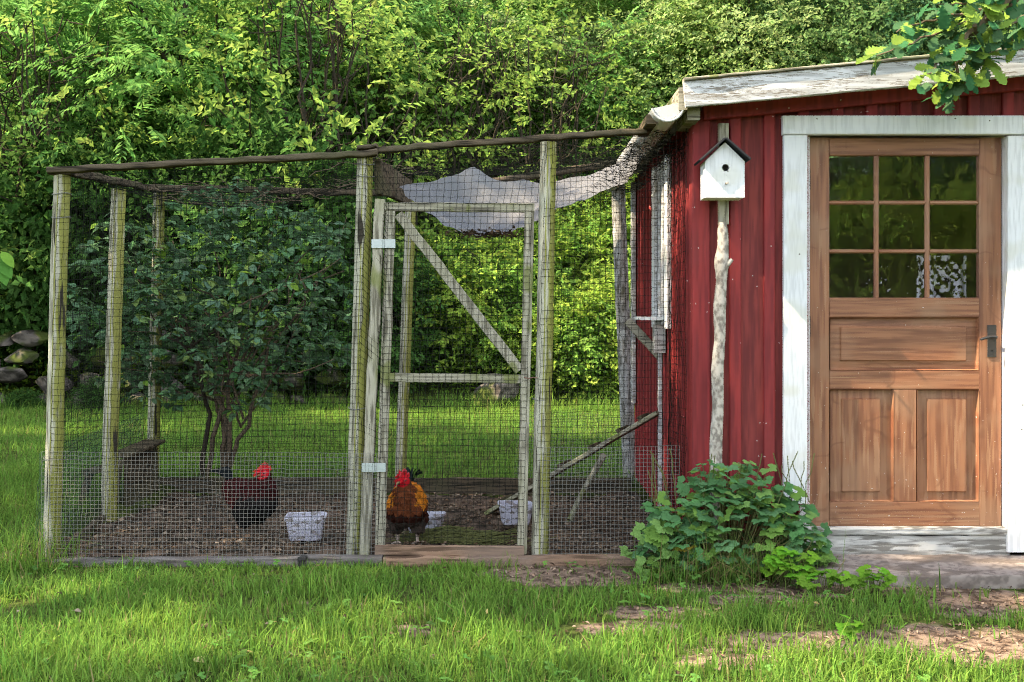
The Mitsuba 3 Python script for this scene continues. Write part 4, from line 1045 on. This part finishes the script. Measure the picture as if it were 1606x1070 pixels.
# ------------------------------------------------------------------ grass
def blades(x, y, z, h, w, rs, lean=.5, cols=None, wild=0.0):
    k = len(x)
    a = rs.uniform(0, 2 * np.pi, k); dirv = np.stack([np.cos(a), np.sin(a), a * 0], 1)
    b = a + np.pi / 2 + rs.normal(0, .6, k); sidev = np.stack([np.cos(b), np.sin(b), b * 0], 1)
    base_ = np.stack([x, y, z], 1); ln = (np.abs(rs.normal(0, lean, k)) + .08)[:, None]
    h = h[:, None]; w = w[:, None]
    up = np.array([0, 0, 1.0])
    m1 = base_ + up * h * .5 + dirv * ln * h * .28
    tip = base_ + up * h * (1 - .35 * ln ** 2).clip(.35) + dirv * ln * h * 1.05
    V = np.stack([base_ - sidev * w * .5, base_ + sidev * w * .5, m1 - sidev * w * .42, m1 + sidev * w * .42, tip], 1)
    o = np.arange(k)[:, None] * 5
    f = np.concatenate([o + np.array([[0, 1, 3]]), o + np.array([[0, 3, 2]]), o + np.array([[2, 3, 4]])], 0)
    return (V.reshape(-1, 3), f), np.repeat(cols, 5, 0)
def grass_cols(x, y, rs, dry=.05):
    k = len(x)
    n = meshkit.fbm(np.stack([x * 2.2, y * 2.2, x * 0 + 5], -1), 3)[:, None]
    c = np.array([.12, .25, .047]) * (1 - n) + np.array([.24, .38, .066]) * n
    c = c * rs.uniform(.5, 1.4, (k, 1)) * (1 + rs.normal(0, .06, (k, 3)))
    c = np.where(rs.rand(k, 1) < dry, np.array([.34, .29, .13]) * rs.uniform(.6, 1.2, (k, 1)), c)
    return np.clip(c, 0, 1)
rs = np.random.RandomState(71)
gm, gc_ = [], []
def sow(n, x0, x1, y0, y1, h0, w0, cond=None, dry=.03, power=1.0):
    x = rs.uniform(x0, x1, n); y = y0 + (y1 - y0) * rs.rand(n) ** power
    b = bare_np(x, y)
    keep = rs.rand(n) > np.clip((b + .15) * 3.6, 0, .965)
    keep &= ~((x > -2.42 - .1 * (y - 5.05)) & (x < 4.3) & (y > 5.02) & (y < 7.46))
    keep &= ~((x > X_(1236, 4.64)) & (x < 3) & (y > 4.6) & (y < 5.1))
    if cond is not None: keep &= cond(x, y)
    x, y = x[keep], y[keep]
    tuft = meshkit.fbm(np.stack([x * 4.5, y * 4.5, x * 0 + 1], -1), 3)
    keep = rs.rand(len(x)) < np.clip(tuft * 2.0 - .15, .3, 1)
    x, y, tuft = x[keep], y[keep], tuft[keep]
    h = h0 * (.45 + 1.15 * tuft) * rs.uniform(.5, 1.35, len(x)); w = w0 * rs.uniform(.6, 1.4, len(x))
    h = np.where((y > 4.7) & (y < 5.05) & (x > -2.35), h * .62, h)
    m, c = blades(x, y, ground_z(x, y) - .004, h, w, rs, cols=grass_cols(x, y, rs, dry))
    gm.append(m); gc_.append(c)
sow(72000, -2.4, 3.0, 3.0, 5.04, .064, .0056)
sow(7000, -2.4, 3.0, 3.0, 5.04, .098, .0052)
sow(2500, -2.3, 1.0, 4.84, 5.0, .06, .0045, lambda x, y: x < .45)
sow(34000, -5.0, -2.2, 4.6, 8.2, .10, .004)
sow(90000, -7.8, 2.6, 7.46, 13.6, .085, .006)
sow(6000, -7.5, 2.5, 12.9, 13.9, .20, .007)
m = cat(gm)
single('grass', m, 'grass_blade', 'uneven lawn grass in front of, beside and behind the wire run', 'grass', kind='stuff', color=np.vstack(gc_))
# long drooping grass under the bush and at the front left corner, cut grass inside the run
x, y = rs.normal(X_(1150, 4.68), .16, 420), rs.normal(4.66, .05, 420)
m1, c1 = blades(x, y, ground_z(x, y), rs.uniform(.12, .28, 420), np.full(420, .0035), rs, .95, grass_cols(x, y, rs, .35) * .8)
x, y = rs.normal(X_(40, 5.05), .12, 320), rs.normal(5.0, .12, 320)
m2, c2 = blades(x, y, ground_z(x, y), rs.uniform(.12, .3, 320), np.full(320, .004), rs, .8, grass_cols(x, y, rs, .1))
single('long_grass', cat([m1, m2]), 'grass_blade', 'long drooping grass under the bush and at the left front corner of the run', 'grass', kind='stuff', color=np.vstack([c1, c2]))
k = 420
x, y = rs.normal(X_(725, 5.7), .13, k), rs.normal(5.68, .09, k)
a = rs.normal(.35, .35, k); d = np.stack([np.cos(a), np.sin(a), rs.normal(0, .08, k)], 1) * rs.uniform(.03, .12, (k, 1))
c0 = np.stack([x, y, soil_z(x, y) + .012 + rs.rand(k) * .03], 1)
single('cut_grass', tubes(np.stack([c0 - d, c0, c0 + d], 1), .0022), 'stem_green', 'wilted cut grass heaped on the soil between the tubs', 'cut grass', kind='stuff')
k = 150
rs2 = np.random.RandomState(77)
x, y = rs2.uniform(-2.2, 2.8, k), rs2.uniform(3.2, 4.95, k)
keep = ~((x > X_(1225, 4.64)) & (y > 4.55)); x, y = x[keep], y[keep]
m, c = flakes(np.stack([x, y, ground_z(x, y) + .012 + rs2.rand(len(x)) * .03], 1), .034, BROWNS + [(.42, .34, .14)], rs2, .5)
single('lawn_leaves', m, 'dead_leaf', 'small brown dead leaves scattered through the front lawn', 'dead leaves', kind='stuff', color=c)
xfs = []
for i in range(420):
    x, y = rs2.uniform(-2.3, 2.8), rs2.uniform(3.1, 4.95)
    if meshkit.fbm(np.array([[x * 1.6, y * 1.6, 4]]), 2)[0] < .5 or (x > X_(1225, 4.64) and y > 4.55): continue
    a_ = rs2.uniform(0, 6.3)
    xfs.append(frame_xf([x, y, float(ground_z(x, y)) + rs2.uniform(.02, .05)], [math.cos(a_), math.sin(a_), .1], [rs2.normal(0, .3), -.3, 1], rs2.uniform(.022, .042)))
m, c = bulk_leaves(tri_leaf(seed=12, round_=True), xfs, (.13, .27, .06), rs2)
single('clover', m, 'soft_leaf', 'clover leaves growing between the blades of the front lawn', 'clover', smooth=True, kind='stuff', color=c)
fl = thing('fallen_leaf', 'pale yellow fallen leaf on the lawn near the bottom left', 'leaf')
fx_, fy_ = G(315, 1056)
part(fl, 'blade', stripleaf(*oval(8, .33), .2, .2, .01, 4), 'soft_leaf', smooth=True, color=np.tile((.5, .45, .22), (24, 1)), xf=frame_xf([fx_ - .025, fy_, .048], [1, -.5, .12], [.1, -.35, 1], .05))

# ------------------------------------------------------------------ dry stone wall and boulder
def stone(c, r, seed, sub=2):
    rs = np.random.RandomState(seed); b = trimesh.creation.icosphere(sub); v = np.array(b.vertices)
    for _ in range(16):
        nrm = norm(rs.normal(0, 1, 3)); h = rs.uniform(.45, .85); dd = v @ nrm; v = v - np.outer(np.maximum(dd - h, 0), nrm)
    v = v * (1 + .14 * (meshkit.fbm(v * 2.2 + seed, 3) - .5))[:, None] * r
    q = trimesh.transformations.random_rotation_matrix(rs.rand(3))[:3, :3]
    q = np.linalg.qr(np.eye(3) + .35 * (q - np.eye(3)))[0]
    return v @ q.T + c, np.array(b.faces)
wall = thing('stone_wall', 'old mossy dry stone wall at the wood edge, far left behind the run', 'stone wall')
rs = np.random.RandomState(81); si = 0
for row in range(4):
    x = -9.5 + rs.rand() * .2
    while x < (-2.4 if row < 2 else -4.6):
        w = rs.uniform(.20, .40) * (1 - .10 * row)
        if not (row == 3 and rs.rand() < .35):
            part(wall, 'stone', stone(np.array([x + w, 13.55 + rs.normal(0, .05) + .05 * row, (.10 + row * .26 + rs.normal(0, .03))]), np.array([w * 1.05, rs.uniform(.18, .26), rs.uniform(.12, .17)]), si), 'field_stone', smooth=14)
        x += w * 2 * .96; si += 1
single('boulder', stone(np.array([X_(775, 13.3), 13.4, .16]), np.array([.42, .3, .3]), 301, 3), 'field_stone', 'grey boulder at the lawn edge behind the gate', 'boulder', smooth=28)

# ------------------------------------------------------------------ trees
def fast_leaves(pos, d, nrm, L, W, fold, col):
    k = len(pos); d = norm(d); nrm = norm(nrm - d * (nrm * d).sum(1, keepdims=True)); s = np.cross(nrm, d)
    L, W = L[:, None], W[:, None]
    mid = pos + d * L * .48 - nrm * L * .03
    V = np.stack([pos, mid + s * W * .5 + nrm * W * fold, pos + d * L - nrm * L * .12, mid - s * W * .5 + nrm * W * fold], 1)
    o = np.arange(k)[:, None] * 4
    f = np.concatenate([o + np.array([[0, 2, 1]]), o + np.array([[0, 3, 2]])], 0)
    return (V.reshape(-1, 3), f), np.repeat(col, 4, 0)

def crown(seed, radii, n_twig, per, L, W, base, thr=.44, freq=3.0, shell=.45, pinnate=False, droop=.1, spread=.25, alt=None):
    rs = np.random.RandomState(seed); pts = []
    while sum(map(len, pts)) < n_twig:
        q = rs.normal(0, 1, (6000, 3)); q = norm(q) * (shell + (1 - shell) * rs.rand(6000, 1)) ** .8
        q *= 1 + .45 * (meshkit.fbm(norm(q) * 1.7 + seed, 3)[:, None] - .5)
        pts.append(q[meshkit.fbm(q * freq + seed * 3.7, 3, seed) > thr])
    q = np.vstack(pts)[:n_twig]
    out = norm(q * [1, 1, .6] + [0, 0, .25] + rs.normal(0, .45, q.shape))
    if not pinnate: out = norm(out * [1, 1, .6])
    base_p = q * radii
    tw = rs.uniform(.7, 1.3, n_twig) * (.30 if not pinnate else .24)
    P_, D_, N_, C_ = [], [], [], []
    tint = np.array(base) * rs.uniform(1 - spread, 1 + spread, (n_twig, 1))
    if alt is not None: tint = np.where(meshkit.fbm(q * 1.6 + 9, 2)[:, None] > .53, np.array(alt) * rs.uniform(1 - spread, 1 + spread, (n_twig, 1)), tint)
    upn = norm(np.array([0, 0, .75]) + rs.normal(0, .38, (n_twig, 3)) + norm(q) * .55)
    sidev = norm(np.cross(upn, out))
    for k in range(per):
        t = (k + .5) / per; sg = 1 if k % 2 else -1
        p = base_p + out * (tw * t)[:, None] - np.array([0, 0, 1.0]) * (droop * tw * t * t)[:, None]
        d = out * (.55 if not pinnate else .45) + sidev * sg * (.75 if k < per - 1 else .05) + rs.normal(0, .22 if not pinnate else .1, (n_twig, 3)) - [0, 0, droop]
        nn = upn + rs.normal(0, .38 if not pinnate else .18, (n_twig, 3))
        P_.append(p); D_.append(d); N_.append(nn); C_.append(tint * rs.uniform(.62, 1.38, (n_twig, 1)) * (1 + rs.normal(0, .05, (n_twig, 3))))
    P_, D_, N_, C_ = map(np.vstack, (P_, D_, N_, C_))
    k = len(P_)
    return fast_leaves(P_, D_, N_, L * rs.uniform(.7, 1.25, k), W * rs.uniform(.75, 1.2, k), .22, np.clip(C_, 0, 1))

def skeleton(seed, h, radii, cz, stems, r0, nb):
    """Trunk(s) and limbs of a tree whose crown stands at height cz with these radii."""
    rs = np.random.RandomState(seed); ms = []
    for s in range(stems):
        a = rs.uniform(0, 2 * np.pi); sp = .12 if stems > 1 else 0
        b = np.array([math.cos(a) * sp, math.sin(a) * sp, -.3]); e = np.array([math.cos(a) * radii[0] * .45 * (stems > 1), math.sin(a) * radii[1] * .45 * (stems > 1), cz + radii[2] * .6])
        q = wiggle(b, e, 14, .05, rs); rr_ = np.linspace(r0, r0 * .22, 14)
        ms.append(tube(q, rr_, 8))
        for _ in range(nb):
            i = rs.randint(4, 13); v = norm(rs.normal(0, 1, 3)) * radii * .85 + [0, 0, cz]
            if v[2] < q[i][2] - .2: v[2] = q[i][2] + .3
            ms.append(tube(wiggle(q[i], v, 9, .05, rs), np.linspace(rr_[i] * .6, .006, 9), 5))
    return cat(ms)

KINDS = {  # name: crown arguments, crown height, stems, trunk radius
    'ash': (dict(radii=np.array([1.7, 1.6, 2.0]), n_twig=2300, per=13, L=.082, W=.033, base=(.165, .33, .085), pinnate=True, thr=.49, droop=.25, alt=(.20, .355, .09)), 2.9, 1, .09),
    'hazel': (dict(radii=np.array([1.6, 1.5, 1.9]), n_twig=3700, per=8, L=.070, W=.050, base=(.17, .325, .08), thr=.49, alt=(.215, .36, .085)), 2.4, 4, .05),
    'birch': (dict(radii=np.array([1.5, 1.5, 2.3]), n_twig=5200, per=8, L=.050, W=.037, base=(.27, .39, .12), thr=.49, droop=.3, alt=(.29, .39, .15)), 3.1, 2, .07),
    'elm': (dict(radii=np.array([1.7, 1.6, 2.1]), n_twig=4700, per=8, L=.058, W=.041, base=(.105, .225, .10), thr=.49, alt=(.15, .25, .09)), 2.9, 1, .09),
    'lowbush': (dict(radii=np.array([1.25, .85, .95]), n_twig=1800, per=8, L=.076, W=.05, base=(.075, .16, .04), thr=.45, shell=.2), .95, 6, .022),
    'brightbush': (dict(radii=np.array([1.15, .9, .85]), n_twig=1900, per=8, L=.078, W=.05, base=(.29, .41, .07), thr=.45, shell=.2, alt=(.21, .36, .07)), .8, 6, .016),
    'sparse': (dict(radii=np.array([1.5, 1.2, 1.7]), n_twig=420, per=8, L=.075, W=.052, base=(.22, .33, .07), thr=.49, shell=.5), 2.5, 16, .028),
    'bareash': (dict(radii=np.array([1.5, 1.4, 1.9]), n_twig=650, per=13, L=.092, W=.038, base=(.165, .33, .085), pinnate=True, thr=.49, droop=.25), 2.9, 1, .10),
    'tallshade': (dict(radii=np.array([1.1, 1.15, 1.05]), n_twig=760, per=8, L=.11, W=.08, base=(.10, .22, .03), thr=.49, freq=1.9, shell=.2), 10.1, 1, .12),
    'shade': (dict(radii=np.array([1.7, 1.6, 2.0]), n_twig=1500, per=8, L=.12, W=.08, base=(.10, .22, .03), thr=.53, freq=1.9, shell=.3), 3.2, 1, .09),
}
SRC = {}
for i, (kd, (args, cz, stems, r0)) in enumerate(KINDS.items()):
    for vnt in range(2):
        m, c = crown(100 + 10 * i + vnt, **args)
        scene[f'source_crown_{kd}_{vnt}'] = {'type': 'shapegroup', 'crown': mikit.ply((m[0] + [0, 0, cz], m[1]), 'tree_leaf', color=c)}
        scene[f'source_trunk_{kd}_{vnt}'] = {'type': 'shapegroup', 'trunk': mikit.ply(skeleton(300 + 10 * i + vnt, 0, args['radii'], cz, stems, r0, 9 if stems == 1 else 5), 'dark_bark', smooth=60)}
trs = np.random.RandomState(91); tcount = [0]
def tree(kind, x, y, s, label, name=None, sz=None, group=None, catg='tree'):
    k = thing(name or kind + '_tree', label, catg, group)
    z = float(ground_z(x, y)); v = tcount[0] % 2; tcount[0] += 1
    xf = T().translate([x, y, z - .05]).rotate([0, 0, 1], trs.uniform(0, 360)).scale([s, s, sz or s])
    for p_ in ('trunk', 'crown'):
        kk = num(f'{k}__{p_}')
        scene[kk] = {'type': 'instance', 'shapegroup': {'type': 'ref', 'id': f'source_{p_}_{kind}_{v}'}, 'to_world': xf}
    return k
# dark thicket at the lawn edge
for x, y, s, lab in ((-9.0, 15.0, 1.3, 'dark thicket shrub beyond the left edge, behind the stone wall'), (-7.3, 15.2, 1.35, 'dark thicket shrub behind the stone wall at the far left'), (-5.9, 15.2, 1.5, 'dark thicket shrub behind the stone wall, beside the front left post'), (-4.5, 15.0, 1.55, 'tall dark thicket shrub behind the second left post'),
                     (-3.2, 14.6, 1.6, 'dark thicket shrub behind the glossy shrub of the run'), (-3.1, 14.2, 1.35, 'dark thicket shrub left of the gate hinge post'), (-1.75, 14.0, .85, 'dark leafy shrub seen through the gate, left of the boulder')):
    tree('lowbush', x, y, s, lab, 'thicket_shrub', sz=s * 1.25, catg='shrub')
for x, y, s, lab in ((.15, 14.4, .8, 'low yellow-green bush behind the boulder'), (1.0, 14.2, .85, 'sunlit yellow-green bush right of the gate latch'), (1.75, 14.5, 1.0, 'sunlit yellow-green bush left of the pale post'), (.5, 15.6, 1.15, 'sunlit bush seen through the upper half of the gate'), (1.5, 15.9, 1.2, 'sunlit bush between the third post and the pale post, upper one'),
                     (-.6, 14.9, 1.15, 'bright bush seen just left of the gate brace'), (2.7, 15.2, 1.2, 'bright bush close to the far corner of the shed'), (2.2, 16.6, 1.3, 'bright bush high on the slope left of the shed corner'), (-1.6, 16.2, 1.2, 'bright bush above the dark thicket behind the hinge post'), (.9, 17.2, 1.2, 'bright bush up the slope under the plastic sheet')):
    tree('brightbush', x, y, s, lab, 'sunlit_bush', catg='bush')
for x, y, s, lab in ((-6.9, 13.2, .22, 'small green herb in front of the stone wall, leftmost'), (-6.1, 13.15, .17, 'small green herb in front of the stone wall, beside the front left post'), (-5.2, 13.2, .24, 'small green herb at the stone wall, between the left posts')):
    tree('lowbush', x, y, s, lab, 'wall_herb', catg='plant')
# the wood on the slope
for kd, x, y, s, lab in (('ash', -8.2, 16.4, 1.3, 'feathery-leaved ash at the top left corner'), ('ash', -6.2, 16.8, 1.25, 'feathery-leaved ash above the front left post'), ('hazel', -4.6, 16.6, 1.25, 'mid green hazel above the left side of the run'), ('ash', -3.2, 17.4, 1.4, 'feathery-leaved ash with dark trunk showing, left of the hinge post'),
                     ('sparse', -2.8, 14.9, 1.5, 'thin many-stemmed hazel with bare dark rods showing, left of the hinge post'), ('bareash', -4.8, 15.3, 1.5, 'thinly leaved ash with a dark straight trunk, left of the bare rods'), ('sparse', -1.5, 16.2, 1.3, 'thin rods of a young hazel just left of the hinge post'), ('sparse', -6.6, 15.0, 1.4, 'thin rods of a hazel above the stone wall'), ('sparse', .3, 16.6, 1.3, 'thin rods of a hazel above the gate'), ('hazel', -1.9, 17.8, 1.35, 'multi-stemmed hazel with thin upright stems above the hinge post'), ('birch', -.2, 18.4, 1.3, 'yellow-green small-leaved tree above the gate'), ('ash', 1.2, 18.6, 1.3, 'bright fresh green tree above the third post'), ('birch', 2.9, 18.4, 1.35, 'pale yellow-green small-leaved tree left of the gutter'),
                     ('birch', 4.4, 17.6, 1.4, 'pale small-leaved tree behind the left end of the fascia'), ('elm', 6.0, 17.0, 1.4, 'dark green tree above the middle of the shed roof'), ('elm', 7.6, 17.0, 1.4, 'dark green tree behind the oak branch'), ('elm', 9.4, 17.0, 1.4, 'dark green tree behind the shed, beyond the right edge'),
                     ('hazel', -9.4, 20.5, 1.6, 'tall tree high up at the far left'), ('ash', -7.2, 21.0, 1.7, 'tall bright tree at the top, second from the left'), ('hazel', -5.0, 21.2, 1.6, 'tall tree at the top left above the hazel'), ('elm', -2.9, 21.6, 1.6, 'darker tree at the top, left of centre'), ('birch', -.9, 21.8, 1.65, 'tall pale tree at the top centre'),
                     ('hazel', 1.2, 22.0, 1.6, 'tall bright tree at the top, right of centre'), ('birch', 3.3, 21.8, 1.6, 'tall pale tree at the top above the gutter'), ('elm', 5.4, 21.2, 1.6, 'tall dark tree at the top above the birdhouse'), ('elm', 7.8, 21.0, 1.7, 'tall dark tree at the top above the door'), ('elm', 10.2, 21.0, 1.7, 'tall dark tree at the top right corner'),
                     ('hazel', -11, 25, 1.9, 'hindmost tree at the far left of the wood'), ('elm', -7.5, 25.5, 1.9, 'hindmost tree at the left of the wood'), ('hazel', -4.2, 26, 1.9, 'hindmost tree left of the centre of the wood'), ('birch', -1, 26, 1.9, 'hindmost tree in the centre of the wood'), ('hazel', 2.3, 26, 1.9, 'hindmost tree right of the centre of the wood'),
                     ('elm', 5.6, 25.5, 1.9, 'hindmost tree at the right of the wood'), ('elm', 9, 25.5, 1.9, 'hindmost tree at the far right of the wood'), ('elm', 12.5, 25, 1.9, 'hindmost tree beyond the right edge of the wood')):
    tree(kd, x, y, s, lab)
# trees left of the frame that shade the run, trees behind the camera that the door panes mirror
for x, y, s, sz, lab in ((-7.8, 5.6, 1.8, 2.25, 'shade tree on the lawn left of the run, level with its front'), (-8.4, 8.2, 1.15, 1.7, 'shade tree on the lawn left of the run, level with its back'),
                       (-9.8, 11.2, 1.1, 1.6, 'shade tree near the stone wall, left of the picture'),  (-6.2, 1.25, .6, 1.5, 'small shade tree nearest the camera on the left')):
    tree('shade', x, y, s, lab, 'shade_tree', sz=sz)
tree('tallshade', -7.9, 2.6, 1.0, 'tall slender shade tree with a small high crown, left of the run', 'shade_tree')
for kd, x, y, s, lab in (('brightbush', 5.6, -5.2, 2.0, 'bright bush behind the camera, left one mirrored in the door'), ('brightbush', 8.4, -6.4, 2.3, 'bright bush behind the camera, right one mirrored in the door')):
    tree(kd, x, y, s, lab, 'mirrored_bush', catg='bush')
for kd, x, y, s, lab in (('hazel', 6.6, -10.5, 2.0, 'hazel behind the camera, nearer tree mirrored in the door'), ('ash', 11, -14, 2.6, 'tall ash at the back of the garden behind the camera')):
    tree(kd, x, y, s, lab, 'mirrored_tree')
for i, w_ in enumerate(('first', 'second', 'third', 'fourth', 'fifth')):
    tree('lowbush', 3 + 3.4 * i, -16.5 + .4 * (i % 3), 2.3, f'broad garden shrub far behind the camera, {w_} from the left', 'mirrored_shrub', catg='shrub')

# ground cover on the slope
k = 52000
rs = np.random.RandomState(95)
y = 13.9 + rs.rand(k) ** 1.3 * 12; x = rs.uniform(-1, 1, k) * (y * .55 + 1.5)
hgt = (.12 + .5 * rs.rand(k)) * np.clip((y - 13.3) / 1.0, .3, 1)
pos = np.stack([x, y, ground_z(x, y) + hgt], 1)
a = rs.uniform(0, 2 * np.pi, k)
d = np.stack([np.cos(a), np.sin(a), rs.uniform(-.3, .5, k)], 1); nn = norm(rs.normal(0, .4, (k, 3)) + [0, -.2, 1])
tone = meshkit.fbm(np.stack([x * .5, y * .5, x * 0], -1), 2)[:, None]  # random patches between darker green and yellower green
c = np.array((.08, .17, .03)) * (1 - tone) + np.array((.20, .31, .03)) * tone
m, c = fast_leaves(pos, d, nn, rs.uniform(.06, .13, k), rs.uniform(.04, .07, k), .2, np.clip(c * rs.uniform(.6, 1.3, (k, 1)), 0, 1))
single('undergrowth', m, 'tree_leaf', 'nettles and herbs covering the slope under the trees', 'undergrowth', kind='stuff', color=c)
